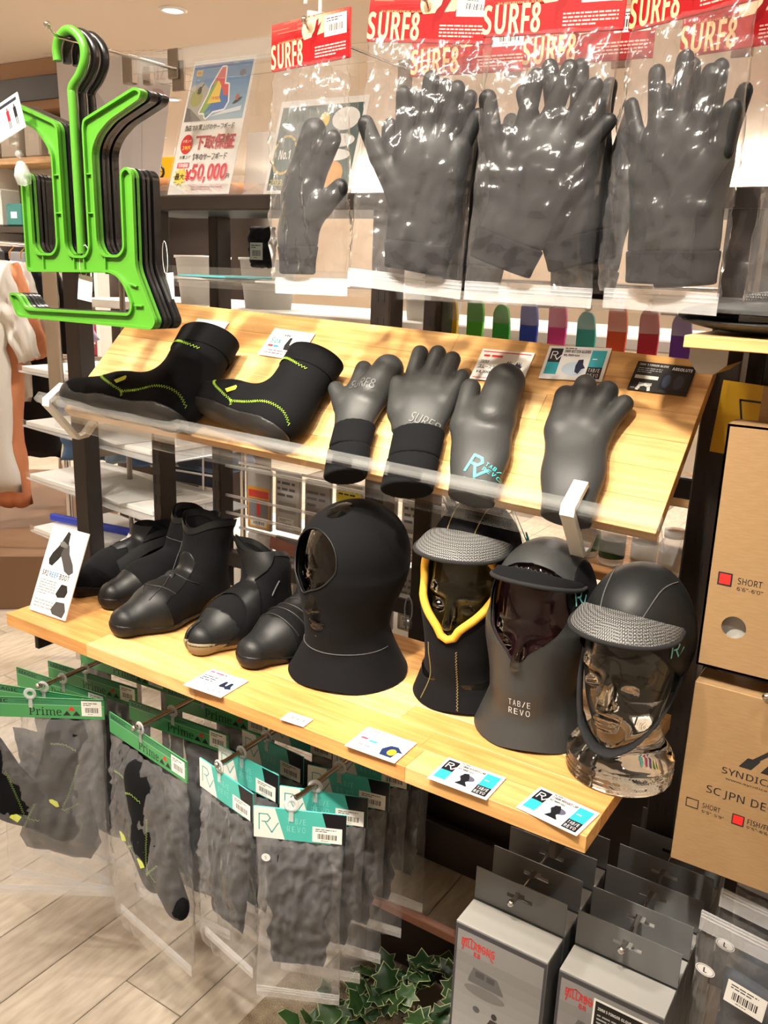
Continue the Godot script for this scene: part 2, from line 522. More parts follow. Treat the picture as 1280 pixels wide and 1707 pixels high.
func materials():
	var grain := noise_tex(0.012, 4, c8(205, 190, 170), c8(255, 250, 245), 3)
	var k := 0
	for c in [c8(234, 190, 128), c8(228, 178, 114), c8(238, 197, 138), c8(222, 168, 104), c8(240, 202, 146), c8(231, 186, 122)]:
		var m := mat("wood_%d" % k, c, 0.42)
		m.albedo_texture = grain; tri_map(m, V(1.2, 16, 16), V(k * 0.37, k * 0.71, k * 0.53))
		k += 1
	var oak := noise_tex(0.02, 5, c8(214, 208, 200), c8(255, 253, 250), 9)
	k = 0
	for c in [c8(194, 183, 168), c8(184, 173, 158), c8(202, 192, 178), c8(176, 165, 151), c8(197, 185, 167)]:
		var m := mat("plank_%d" % k, c, 0.45)
		m.albedo_texture = oak; tri_map(m, V(7, 7, 1.6), V(k * 0.41, k * 0.3, k * 0.77))
		k += 1
	mat("joint", c8(120, 108, 94), 0.7)
	mat("ceiling", c8(236, 222, 206), 0.9)
	mat("wall", c8(232, 222, 208), 0.9)
	mat("post", c8(34, 26, 22), 0.42)
	mat("black", c8(20, 20, 21), 0.5)
	mat("dark_brown", c8(40, 28, 22), 0.5)
	mat("chrome", c8(215, 212, 208), 0.16, 1.0)
	mat("steel", c8(150, 142, 135), 0.28, 1.0)
	mat("white_metal", c8(222, 220, 212), 0.35)
	mat("white_plastic", c8(240, 238, 234), 0.3)
	mat("paper", c8(238, 236, 232), 0.5)
	mat("ink", Color.WHITE, 0.5).vertex_color_use_as_albedo = true
	mat("gloss_ink", Color.WHITE, 0.3).vertex_color_use_as_albedo = true
	var acr := clear("acrylic", 0.025, c8(235, 240, 240), 0.03)
	acr.metallic_specular = 0.7
	clear("acrylic_edge", 0.16, c8(180, 183, 183), 0.08)
	clear("laminate", 0.05, Color.WHITE, 0.06)
	var film := clear("film", 0.03, c8(238, 240, 246), 0.14)
	film.metallic_specular = 0.6
	clear("film_milky", 0.085, c8(236, 238, 244), 0.16).metallic_specular = 0.6
	clear("film_seal", 0.22, c8(240, 242, 246), 0.2)
	clear("frosted", 0.3, c8(240, 242, 244), 0.2)
	var neo_n := noise_tex(0.35, 2, Color.BLACK, Color.WHITE, 21, 128)
	var neo := mat("neoprene", c8(17, 17, 19), 0.85, 0.0, 0.2)
	neo.rim_enabled = true; neo.rim = 0.1; neo.rim_tint = 0.5
	neo.heightmap_enabled = true; neo.heightmap_texture = neo_n; neo.heightmap_scale = 0.02; tri_map(neo, V(14, 14, 14))
	var skin := mat("smooth_rubber", c8(48, 49, 49), 0.46, 0.0, 0.42)
	skin.heightmap_enabled = true; skin.heightmap_texture = neo_n; skin.heightmap_scale = 0.006; tri_map(skin, V(18, 18, 18))
	mat("matte_rubber", c8(24, 25, 26), 0.44, 0.0, 0.34)
	mat("boot_rubber", c8(20, 20, 21), 0.42, 0.0, 0.34)
	mat("sole_rubber", c8(22, 21, 21), 0.5)
	mat("gum_sole", c8(120, 108, 84), 0.6)
	mat("black_cloth", c8(18, 18, 20), 0.9)
	mat("lime", c8(176, 226, 70), 0.7)
	mat("lime_tag", c8(214, 228, 60), 0.6)
	mat("ochre", c8(196, 150, 44), 0.75)
	mat("ochre_thread", c8(120, 104, 64), 0.8)
	mat("grey_thread", c8(72, 72, 74), 0.8)
	var hgr := mat("green_plastic", c8(76, 142, 40), 0.36)
	hgr.metallic_specular = 0.5
	mat("black_plastic", c8(24, 24, 26), 0.3)
	mat("header_red", c8(206, 48, 52), 0.4)
	mat("header_green", c8(70, 150, 88), 0.35)
	mat("header_teal", c8(70, 178, 168), 0.35)
	mat("box_grey", c8(104, 105, 106), 0.5)
	mat("lid_grey", c8(160, 159, 155), 0.5)
	mat("lime_dim", c8(130, 158, 66), 0.8)
	mat("box_light", c8(196, 195, 190), 0.5)
	var card := mat("cardboard", c8(154, 124, 86), 0.75)
	card.albedo_texture = noise_tex(0.05, 3, c8(236, 232, 226), Color.WHITE, 31); tri_map(card, V(3, 40, 3))
	mat("cardboard_inside", c8(146, 112, 76), 0.85)
	mat("yellow", c8(224, 176, 20), 0.5)
	mat("red_square", c8(214, 44, 40), 0.5)
	var glass := mat("glass", Color(0.97, 0.985, 0.98, 0.0), 0.0)
	glass.transparency = BaseMaterial3D.TRANSPARENCY_ALPHA; glass.refraction_enabled = true; glass.refraction_scale = 0.05
	var rug := mat("rug", c8(168, 152, 128), 0.95)
	rug.albedo_texture = noise_tex(0.3, 3, c8(170, 165, 158), Color.WHITE, 41); rug.heightmap_enabled = true
	rug.heightmap_texture = noise_tex(0.35, 2, Color.BLACK, Color.WHITE, 42); rug.heightmap_scale = 0.4; tri_map(rug, V(4, 4, 4))
	var mesh_m := mat("mesh_cloth", Color.WHITE, 0.6)   # woven dots of a mesh visor
	var im := Image.create(64, 64, false, Image.FORMAT_RGB8)
	im.fill(c8(30, 30, 31))
	for i in 4:
		for j in 4: im.fill_rect(Rect2i(i * 16 + (8 if j % 2 else 0), j * 16 + 3, 7, 9), c8(150, 150, 148))
	mesh_m.albedo_texture = ImageTexture.create_from_image(im); tri_map(mesh_m, V(80, 80, 80))
	for i in 3:
		var lf := mat("leaf_%d" % i, [c8(44, 76, 40), c8(56, 88, 46), c8(36, 64, 36)][i], 0.4)
		lf.backlight_enabled = true; lf.backlight = Color(0.1, 0.16, 0.06)
	mat("leaf_rim", c8(176, 190, 140), 0.5)
	mat("vine", c8(96, 84, 58), 0.7)
	var lamp := mat("lamp", Color.WHITE, 0.5)
	lamp.emission_enabled = true; lamp.emission = Color(1.0, 0.95, 0.88); lamp.emission_energy_multiplier = 2.5

func lights():
	# ceiling downlights: a recessed ring, a glowing disc and the light it gives
	var ring := B.new().lathe(P2("0.062,0 0.07,0 0.085,0.004 0.085,0.012 0.062,0.012 0.062,0"), Vector3(), 28).mesh()
	var disc := B.new().lathe(P2("0.0001,0.004 0.062,0.004 0.062,0.01"), Vector3(), 28, Basis(), false).mesh()
	var spots := [
		[-0.95, 0.0, 1.25, 1], [-0.2, -0.25, 0.9, 1], [-1.75, -0.3, 1.1, 1], [0.6, 0.4, 0.9, 1], [-2.6, 0.6, 0.9, 0],
		[-4.28, -4.17, 1.6, 0], [-6.5, -6.3, 1.6, 0], [-8.6, -8.1, 1.6, 0], [-2.4, -4.9, 1.6, 0], [-0.9, -3.2, 1.6, 0], [-4.4, -1.6, 2.4, 0],
		[-6.6, -3.6, 3.4, 0], [-0.4, -5.8, 1.6, 0], [-4.4, -7.2, 1.6, 0], [-7.6, -1.4, 1.6, 0], [0.9, -2.6, 1.4, 0], [-2.2, -2.5, 1.6, 0], [-9.6, -4.6, 1.6, 0], [-1.6, -8.4, 1.6, 0], [-4.32, -5.6, 1.2, 0]]
	for i in spots.size():
		var s: Array = spots[i]
		var T := at(s[0], 2.988, s[1])
		var o := thing("ceiling_downlight", "small round glowing downlight in the ceiling over the customer aisle" if s[3] else "small round glowing downlight in the beige ceiling deeper in the shop", "downlight", T, "ceiling downlights over the customer aisle" if s[3] else "ceiling downlights deeper in the shop")
		part("trim_ring", ring, M.white_plastic, o)
		part("lamp_disc", disc, M.lamp, o)
		var l := SpotLight3D.new()
		l.name = "light"; l.light_color = Color(1.0, 0.965, 0.915); l.light_energy = s[2] * 3.4; l.spot_range = 14.0; l.spot_attenuation = 2.0
		l.spot_angle = 62.0; l.spot_angle_attenuation = 0.6; l.light_size = 0.05; l.shadow_enabled = true
		l.rotation_degrees.x = -90.0; l.position = V(0, -0.012, 0)
		o.add_child(l)
	# two track spotlights aimed at the sloping board and the shelf front
	for i in 2:
		var head := V([-0.45, -1.25][i], 2.86, 0.12)
		var aim := V([-0.6, -1.05][i], 1.2, -1.2)
		var o := thing("track_spotlight", ["white track spotlight above the aisle aimed at the right half of the board", "white track spotlight above the aisle aimed at the left half of the board"][i], "spotlight", Transform3D(Basis.looking_at(aim - head), head))
		part("can", B.new().lathe(P2("0.0001,0.12 0.03,0.12 0.045,0.1 0.05,-0.02 0.046,-0.02 0.042,0.0 0.042,0.02"), Vector3(), 24, Basis(V(1, 0, 0), PI / 2)), M.white_plastic, o)
		part("lamp_face", B.new().lathe(P2("0.0001,0.0 0.041,0.0 0.041,0.004"), Vector3(), 24, Basis(V(1, 0, 0), PI / 2), false), M.lamp, o)
		part("stem", B.new().tube(PackedVector3Array([V(0, 0.03, 0.06), V(0, 0.14, 0.05)]), 0.01, 8), M.white_plastic, o)
		var l := SpotLight3D.new()
		l.name = "light"; l.light_color = Color(1.0, 0.95, 0.87); l.light_energy = 10.0; l.spot_range = 10.0; l.spot_attenuation = 2.0
		l.spot_angle = 20.0; l.spot_angle_attenuation = 0.9; l.light_size = 0.04; l.shadow_enabled = true; l.position = V(0, 0, -0.025)
		o.add_child(l)
	# cove lights along the walls the photograph does not show wash the ceiling
	for c in [[2.3, -3.5, 90.0, 5.0, 20.0], [-11.7, -5.0, -90.0, 9.0, 95.0], [-4.6, -11.7, 180.0, 9.0, 110.0]]:
		var o := thing("cove_light", "long glowing cove strip high on the %s wall" % ["right", "left", "rear"][0 if c[0] > 0 else (1 if c[0] < -9 else 2)], "cove light", at(c[0], 2.45, c[1], c[2]))
		part("trough", B.new().box(V(c[3], 0.05, 0.2), V(0, -0.03, 0.0), 0.004), M.white_plastic, o)
		part("lamp_strip", B.new().box(V(c[3] - 0.05, 0.012, 0.1), V(0, 0.002, 0.0), 0.002), M.lamp, o)
		var l := AreaLight3D.new()
		l.name = "light"; l.area_size = Vector2(c[3] - 0.05, 0.1); l.light_color = Color(1.0, 0.95, 0.89); l.light_energy = c[4]; l.area_range = 16.0; l.shadow_enabled = true
		l.rotation_degrees.x = 76.0; l.position = V(0, 0.012, 0)
		o.add_child(l)

func setting():
	var fl := struct("floor", B.new().box(V(15, 0.1, 14.6), V(-4.7, -0.056, -4.85)), M.joint)
	var plank := [B.new().box(V(0.1675, 0.02, 1.214), Vector3(), 0.0012).mesh(), B.new().box(V(0.1675, 0.02, 0.605), Vector3(), 0.0012).mesh()]
	var i := 0
	for k in range(-34, 10):
		var x := -1.468 + (k + 0.5) * 0.1695
		var z := -6.4 + fposmod(k * 0.487, 1.216)
		while z < 0.6:
			if x < -0.9 or z > -1.6:   # the rest lies under the rack or out of sight
				part("plank", plank[0], M["plank_%d" % ((i * 7 + k * 3 + 200) % 5)], fl, at(x, -0.0075, z + 0.608))
			z += 1.216; i += 1
	struct("ceiling", B.new().box(V(15, 0.12, 14.6), V(-4.7, 3.06, -4.85)), M.ceiling)
	struct("wall_back", B.new().box(V(15, 3.1, 0.12), V(-4.7, 1.5, -12.0)), M.wall)
	struct("wall_left", B.new().box(V(0.12, 3.1, 14.6), V(-12.0, 1.5, -4.85)), M.wall)
	struct("wall_right", B.new().box(V(0.12, 3.1, 14.6), V(2.6, 1.5, -4.85)), M.wall)
	struct("wall_front", B.new().box(V(15, 3.1, 0.12), V(-4.7, 1.5, 2.3)), M.wall)
	tag(part("rug", B.new().box(V(1.5, 0.008, 1.75), V(-0.265, 0.0045, -0.45), 0.003), M.rug, self), "beige short-pile rug on the plank floor under the ivy and grey boxes", "rug")

func rack():
	var r := thing("display_rack", "dark brown metal gondola frame carrying the shelves and hooks", "display rack")
	var slot := B.new()
	for p in [[-1.53, -1.425, 0.03, 1.68], [-0.922, -1.435, 0.045, 1.68], [-0.29, -1.435, 0.05, 1.68], [-1.53, -1.625, 0.03, 1.68], [-0.922, -1.635, 0.045, 1.68], [-0.29, -1.635, 0.05, 1.68], [-1.945, -1.53, 0.055, 1.68], [0.6, -1.435, 0.05, 1.68]]:
		part("post", B.new().box(V(p[2], p[3], 0.05), V(p[0], p[3] / 2, p[1]), 0.003), M.post, r)
		var s := B.new()
		for k in 26: s.box(V(0.005, 0.022, 0.001), V(p[0] - 0.006, 0.3 + k * 0.05, p[1] + 0.0254))
		for k in 26: s.box(V(0.005, 0.022, 0.001), V(p[0] + 0.008, 0.3 + k * 0.05, p[1] + 0.0254))
		if p[0] > -1.9: part("slots", s, M.black, r).set_meta("kind", "stuff")
	part("top_bar", B.new().box(V(2.35, 0.03, 0.26), V(-0.52, 1.669, -1.53), 0.003), M.post, r)
	part("end_bar", B.new().box(V(0.36, 0.028, 0.05), V(-1.79, 1.668, -1.53), 0.003), M.post, r)
	part("cross_bar", B.new().box(V(2.1, 0.04, 0.03), V(-0.5, 1.18, -1.63), 0.003), M.post, r)
	part("cross_bar", B.new().box(V(2.1, 0.04, 0.03), V(-0.5, 0.8, -1.63), 0.003), M.post, r)
	part("back_panel", B.new().box(V(1.0, 1.1, 0.012), V(0.26, 1.1, -1.45), 0.002), M.black, r)
	part("lower_back", B.new().box(V(1.7, 0.35, 0.012), V(-0.4, 0.42, -1.66), 0.002), M.dark_brown, r)
	part("kick_board", B.new().box(V(2.2, 0.14, 0.02), V(-0.48, 0.075, -1.45), 0.002), M.dark_brown, r)
	part("step_riser", B.new().box(V(1.7, 0.11, 0.02), V(-0.4, 0.22, -1.62), 0.002), M.dark_brown, r)
	# the low wooden deck of the rack and its pink front edge
	for k in 6:
		part("deck_plank", B.new().box(V(0.29, 0.016, 0.19), V(-1.2 + k * 0.292, 0.158, -1.53), 0.002), M["plank_%d" % ((k * 3) % 5)], r)
	part("deck_edge", B.new().box(V(2.2, 0.022, 0.02), V(-0.48, 0.158, -1.43), 0.002), mat("pink_wood", c8(178, 128, 108), 0.5), r)

func laminated(parent: Node3D, w: float, d: float, thick: float, rows: int, sd: int):   # a glued panel of staves in the local xz plane, top at y = 0, x from -w/2, z from 0 towards +d
	var r := RandomNumberGenerator.new()
	r.seed = sd
	var rw := d / rows
	for k in rows:
		var x := -w / 2
		var n := 0
		while x < w / 2 - 0.001:
			var L := r.randf_range(0.2, 0.46)
			if x + L > w / 2 - 0.09: L = w / 2 - x
			part("stave", B.new().box(V(L - 0.0002, thick, rw - 0.0002), V(x + L / 2, -thick / 2, (k + 0.5) * rw), 0.0006), M["wood_%d" % ((r.randi() % 6))], parent)
			x += L; n += 1

func rv_logo(k: Ink, x: float, y: float, h: float, c: Color, w := 0.1):
	k.line(PackedVector2Array([Vector2(x, y + h * 0.12), Vector2(x, y + h), Vector2(x + h * 0.42, y + h), Vector2(x + h * 0.56, y + h * 0.8), Vector2(x + h * 0.42, y + h * 0.58), Vector2(x + h * 0.14, y + h * 0.58)]), h * w, c)
	k.line(PackedVector2Array([Vector2(x + h * 0.3, y + h * 0.56), Vector2(x + h * 0.64, y), Vector2(x + h * 0.96, y + h * 0.56)]), h * w, c)
func tabie(k: Ink, x: float, y: float, w: float, h: float, c: Color):
	for row in 2:
		var s: String = ["TAB/E", "REVO"][row]
		for i in s.length():
			k.text(s[i], x + w * (i + 0.08) / s.length(), y + h * (0.58 if row == 0 else 0.0), h * 0.4, c, w / s.length() * 0.66)

func paper_card(called: String, label: String, w: float, h: float, T: Transform3D, group := "", m: Material = null, thick := 0.0012) -> Array:
	var o := thing(called, label, "price card", T, group)
	part("sheet", B.new().box(V(w, h, thick), V(0, 0, 0), 0.0003), m if m else M.paper, o)
	var k := Ink.new(self)
	k.z = thick / 2 + 0.0002
	return [o, k]

const TEAL := Color(0.2, 0.66, 0.72)
const INK := Color(0.13, 0.13, 0.14)
func card_boots(k: Ink, w: float, h: float):
	k.text("Prime", -w * 0.4, h * 0.26, h * 0.12, INK, w * 0.22, false, "Droid Serif")
	for i in 3: k.poly(PackedVector2Array([Vector2(-w * 0.15 + i * w * 0.05, h * 0.26), Vector2(-w * 0.105 + i * w * 0.05, h * 0.26), Vector2(-w * 0.128 + i * w * 0.05, h * 0.35)]), INK)
	k.text("Sox", -w * 0.4, -h * 0.02, h * 0.2, Color(0.16, 0.5, 0.46), w * 0.26, true)
	k.rect(-w * 0.4, -h * 0.16, w * 0.12, h * 0.08, Color(0.85, 0.25, 0.2)); k.rect(-w * 0.26, -h * 0.16, w * 0.12, h * 0.07, Color(0.3, 0.65, 0.8))
	k.greek(-w * 0.4, -h * 0.42, w * 0.7, h * 0.18, 2, Color(0.55, 0.5, 0.5), 3)
	k.poly(P2("0.02,0.2 0.1,0.2 0.12,-0.02 0.3,-0.12 0.34,-0.2 0.02,-0.2 -0.02,-0.06", h * 1.1), INK)
	k.poly(P2("0.16,0.0 0.36,0.04 0.5,-0.06 0.5,-0.14 0.2,-0.2", h * 1.0), Color(0.2, 0.22, 0.26))
	k.greek(w * 0.1, h * 0.34, w * 0.34, h * 0.06, 1, Color(0.5, 0.5, 0.5), 5)
func card_gloves(k: Ink, w: float, h: float):
	k.rect(-w * 0.46, h * 0.4, w * 0.92, h * 0.03, Color(0.85, 0.2, 0.22)); k.rect(-w * 0.46, -h * 0.44, w * 0.92, h * 0.02, Color(0.85, 0.3, 0.3))
	k.greek(-w * 0.42, h * 0.2, w * 0.4, h * 0.16, 1, Color(0.85, 0.2, 0.2), 2)
	k.text("3MM", -w * 0.44, h * 0.02, h * 0.12, INK, w * 0.16); k.kanji("スムースラバー", -w * 0.44, -h * 0.14, h * 0.12, INK, w * 0.46)
	k.text("¥4,300", -w * 0.44, -h * 0.3, h * 0.1, INK, w * 0.26, true)
	k.greek(w * 0.05, -h * 0.4, w * 0.38, h * 0.1, 1, Color(0.4, 0.4, 0.4), 7)
	for s in [0.12, 0.3]:
		k.poly(P2("-0.08,-0.14 -0.1,0.06 -0.05,0.18 -0.02,0.06 0.0,0.2 0.03,0.06 0.06,0.18 0.07,0.02 0.12,0.06 0.06,-0.14", h * 0.9) * Transform2D(0, Vector2(-s * w, 0)), Color(0.12, 0.14, 0.24))
func card_rv(k: Ink, w: float, h: float, cap := false):
	k.rect(-w * 0.45, 0, w * 0.2, h * 0.42, INK); k.rect(-w * 0.45, -h * 0.36, w * 0.2, h * 0.36, TEAL)
	rv_logo(k, -w * 0.41, h * 0.08, h * 0.24, Color.WHITE)
	k.rect(w * 0.22, -h * 0.1, w * 0.23, h * 0.5, TEAL); k.rect(w * 0.22, -h * 0.44, w * 0.23, h * 0.34, INK)
	tabie(k, w * 0.24, -h * 0.4, w * 0.19, h * 0.26, Color.WHITE)
	k.text("2.5MM HOODED CAP" if cap else "3MM MITTEN GLOVES", -w * 0.22, h * 0.3, h * 0.09, INK, w * 0.42, true)
	k.text("¥2,980+tax" if cap else "¥5,700+tax", -w * 0.22, h * 0.18, h * 0.08, INK, w * 0.26, true); k.greek(-w * 0.22, h * 0.4, w * 0.2, h * 0.06, 1, INK, 2)
	k.greek(w * 0.26, h * 0.1, w * 0.15, h * 0.06, 1, Color.WHITE, 3)
	if cap:
		k.oval(-w * 0.02, -h * 0.16, w * 0.16, h * 0.22, Color(0.75, 0.86, 0.92)); k.oval(0.02 * w, -h * 0.04, w * 0.12, h * 0.12, Color(0.35, 0.35, 0.42))
		k.poly(P2("-0.1,0.1 0.0,0.14 0.06,0.02 0.1,-0.1 0.06,-0.2 0.16,-0.34 -0.14,-0.34 -0.06,-0.2 -0.12,-0.04", h), INK)
	else:
		k.oval(0, -h * 0.18, w * 0.18, h * 0.2, Color(0.8, 0.88, 0.94))
		k.poly(P2("-0.26,-0.2 -0.24,0.04 -0.2,0.1 -0.14,0.02 -0.12,0.1 -0.04,0.0 -0.08,-0.3 -0.2,-0.3 -0.34,-0.06", h * 0.9), Color(0.16, 0.2, 0.3))
		k.poly(P2("0.08,0.1 0.2,0.12 0.22,-0.04 0.3,-0.16 0.22,-0.2 0.16,-0.36 0.06,-0.3 0.04,-0.1", h * 0.9), Color(0.14, 0.18, 0.28))
func card_black(k: Ink, w: float, h: float):
	k.text("ABSOLUTE", w * 0.12, h * 0.3, h * 0.1, Color.WHITE, w * 0.34, true)
	k.text("2MM  5 FINGER GLOVE", -w * 0.45, h * 0.36, h * 0.07, Color(0.8, 0.8, 0.8), w * 0.5, true)
	k.greek(-w * 0.45, h * 0.1, w * 0.42, h * 0.2, 3, Color(0.6, 0.6, 0.6), 4); k.rect(-w * 0.45, -h * 0.1, w * 0.4, h * 0.12, Color(0.86, 0.86, 0.84))
	k.line(P2("-0.34,-0.3 -0.32,-0.22 -0.24,-0.19 -0.16,-0.22 -0.14,-0.3", w), h * 0.08, Color(0.85, 0.85, 0.85)); k.text("BILLABONG", -w * 0.34, -h * 0.32, h * 0.09, Color(0.9, 0.9, 0.9), w * 0.22, true)
	k.greek(-w * 0.46, -h * 0.46, w * 0.2, h * 0.06, 1, Color(0.7, 0.7, 0.7), 6)
	k.rect(0.0, -h * 0.38, w * 0.42, h * 0.58, Color(0.1, 0.11, 0.15))
	k.oval(w * 0.1, -h * 0.1, w * 0.07, h * 0.22, Color(0.19, 0.22, 0.3)); k.oval(w * 0.3, -h * 0.1, w * 0.08, h * 0.24, Color(0.17, 0.2, 0.28))

func drape(k: Ink, f: Callable, T: Transform3D, lift := 0.0009) -> ArrayMesh:   # lays print on an implicit surface: finely divided, each point slides along T's -z until it meets it
	var a := k.mesh().surface_get_arrays(0)
	var v: PackedVector3Array = a[Mesh.ARRAY_VERTEX]; var c: PackedColorArray = a[Mesh.ARRAY_COLOR]; var idx: PackedInt32Array = a[Mesh.ARRAY_INDEX]
	var todo := []
	for i in range(0, idx.size(), 3): todo.append([v[idx[i]], v[idx[i + 1]], v[idx[i + 2]], c[idx[i]]])
	var st := SurfaceTool.new()
	st.begin(Mesh.PRIMITIVE_TRIANGLES)
	var dir := -T.basis.z.normalized()
	var known := {}
	while todo.size():
		var t: Array = todo.pop_back()
		var e0: float = t[0].distance_to(t[1]); var e1: float = t[1].distance_to(t[2]); var e2: float = t[2].distance_to(t[0])
		var m := maxf(e0, maxf(e1, e2))
		if m > 0.006:
			var r := 0 if e0 == m else (1 if e1 == m else 2)
			var p: Vector3 = t[r]; var q: Vector3 = t[(r + 1) % 3]; var o: Vector3 = t[(r + 2) % 3]
			todo.append([p, (p + q) / 2, o, t[3]]); todo.append([(p + q) / 2, q, o, t[3]])
			continue
		for j in 3:
			var u: Vector3 = t[j]
			if not known.has(u):
				var p := T * V(u.x, u.y, 0.12)
				var gone := 0.0
				for s in 60:
					var d: float = f.call(p)
					if d < 0.0002 or gone > 0.25: break
					p += dir * d * 0.55; gone += d * 0.55
				known[u] = p - dir * (lift + u.z)
			st.set_color(t[3]); st.add_vertex(known[u])
	st.set_smooth_group(0); st.generate_normals(); st.index()
	return st.commit()

func slab_hand(p: Vector3, nc: float, flat: Array, fingers: Array, sq := 2.0, k := 0.02) -> float:   # flat: palm bones flattened sq times across n; fingers: round bones
	var q := V(p.x, p.y, (p.z - nc) * sq)
	var d := bones(q, flat, 0.02) / (1.0 + (sq - 1.0) * 0.35)
	if fingers.size(): d = smin(d, bones(V(p.x, p.y, p.z - nc), fingers, 0.004), k)
	return d

var glove_mesh := {}
func glove_shapes():
	# the four display gloves, in the board's own u, v, n
	var f1 := func(p): return slab_hand(p, 0.024, [[V(0.092, 0.05, 0), V(0.07, 0.12, 0), 0.034, 0.04], [V(0.075, 0.12, 0), V(0.088, 0.165, 0), 0.04, 0.034]],
		[[V(0.088, 0.14, 0.004), V(0.096, 0.193, 0.006), 0.031, 0.0275], [V(0.056, 0.15, 0.004), V(0.048, 0.187, 0.006), 0.018, 0.0155], [V(0.045, 0.11, 0.002), V(0.016, 0.136, 0.006), 0.019, 0.0145]], 1.7, 0.008)
	var f2 := func(p): return slab_hand(p, 0.024, [[V(0.21, 0.06, 0), V(0.19, 0.135, 0), 0.042, 0.052], [V(0.19, 0.135, 0), V(0.188, 0.155, 0), 0.052, 0.048]],
		[[V(0.155, 0.16, 0.004), V(0.142, 0.234, 0.01), 0.0165, 0.0148], [V(0.184, 0.17, 0.006), V(0.176, 0.237, 0.012), 0.0165, 0.0148], [V(0.21, 0.165, 0.006), V(0.208, 0.228, 0.012), 0.016, 0.0145], [V(0.23, 0.15, 0.004), V(0.237, 0.2, 0.006), 0.0145, 0.013], [V(0.155, 0.115, 0), V(0.127, 0.168, 0.004), 0.02, 0.0155]], 2.0, 0.012)
	var f3 := func(p): return slab_hand(p, 0.022, [[V(0.35, -0.04, 0), V(0.327, 0.06, 0), 0.037, 0.043], [V(0.327, 0.06, 0), V(0.308, 0.115, 0), 0.043, 0.053]],
		[[V(0.322, 0.13, 0.004), V(0.316, 0.2, 0.008), 0.035, 0.0315], [V(0.276, 0.11, 0.002), V(0.262, 0.178, 0.008), 0.02, 0.017]], 1.9, 0.007)
	var f4 := func(p): return slab_hand(p, 0.022, [[V(0.5, -0.04, 0), V(0.478, 0.06, 0), 0.036, 0.043], [V(0.478, 0.06, 0), V(0.46, 0.135, 0), 0.043, 0.05]],
		[[V(0.434, 0.13, 0.002), V(0.422, 0.19, 0.006), 0.022, 0.0185], [V(0.452, 0.15, 0.006), V(0.446, 0.212, 0.012), 0.019, 0.0175], [V(0.472, 0.145, 0.006), V(0.482, 0.207, 0.01), 0.018, 0.0175], [V(0.492, 0.135, 0.002), V(0.512, 0.193, 0.004), 0.0165, 0.0145]], 1.9, 0.012)
	glove_mesh.f = [f1, f2, f3, f4]

func cuff_of(a: Vector3, b: Vector3, wa: float, wb: float, nc: float, sq: float) -> Callable:
	return func(p):
		var q := V(p.x, p.y, (p.z - nc) * sq)
		var d := cap(q, a, b, wa, wb) / (1.0 + (sq - 1.0) * 0.4)
		var ax := (b - a).normalized()
		var t := (q - a).dot(ax)
		d = smax(d, -t, 0.004); d = smax(d, t - a.distance_to(b), 0.004)
		return d

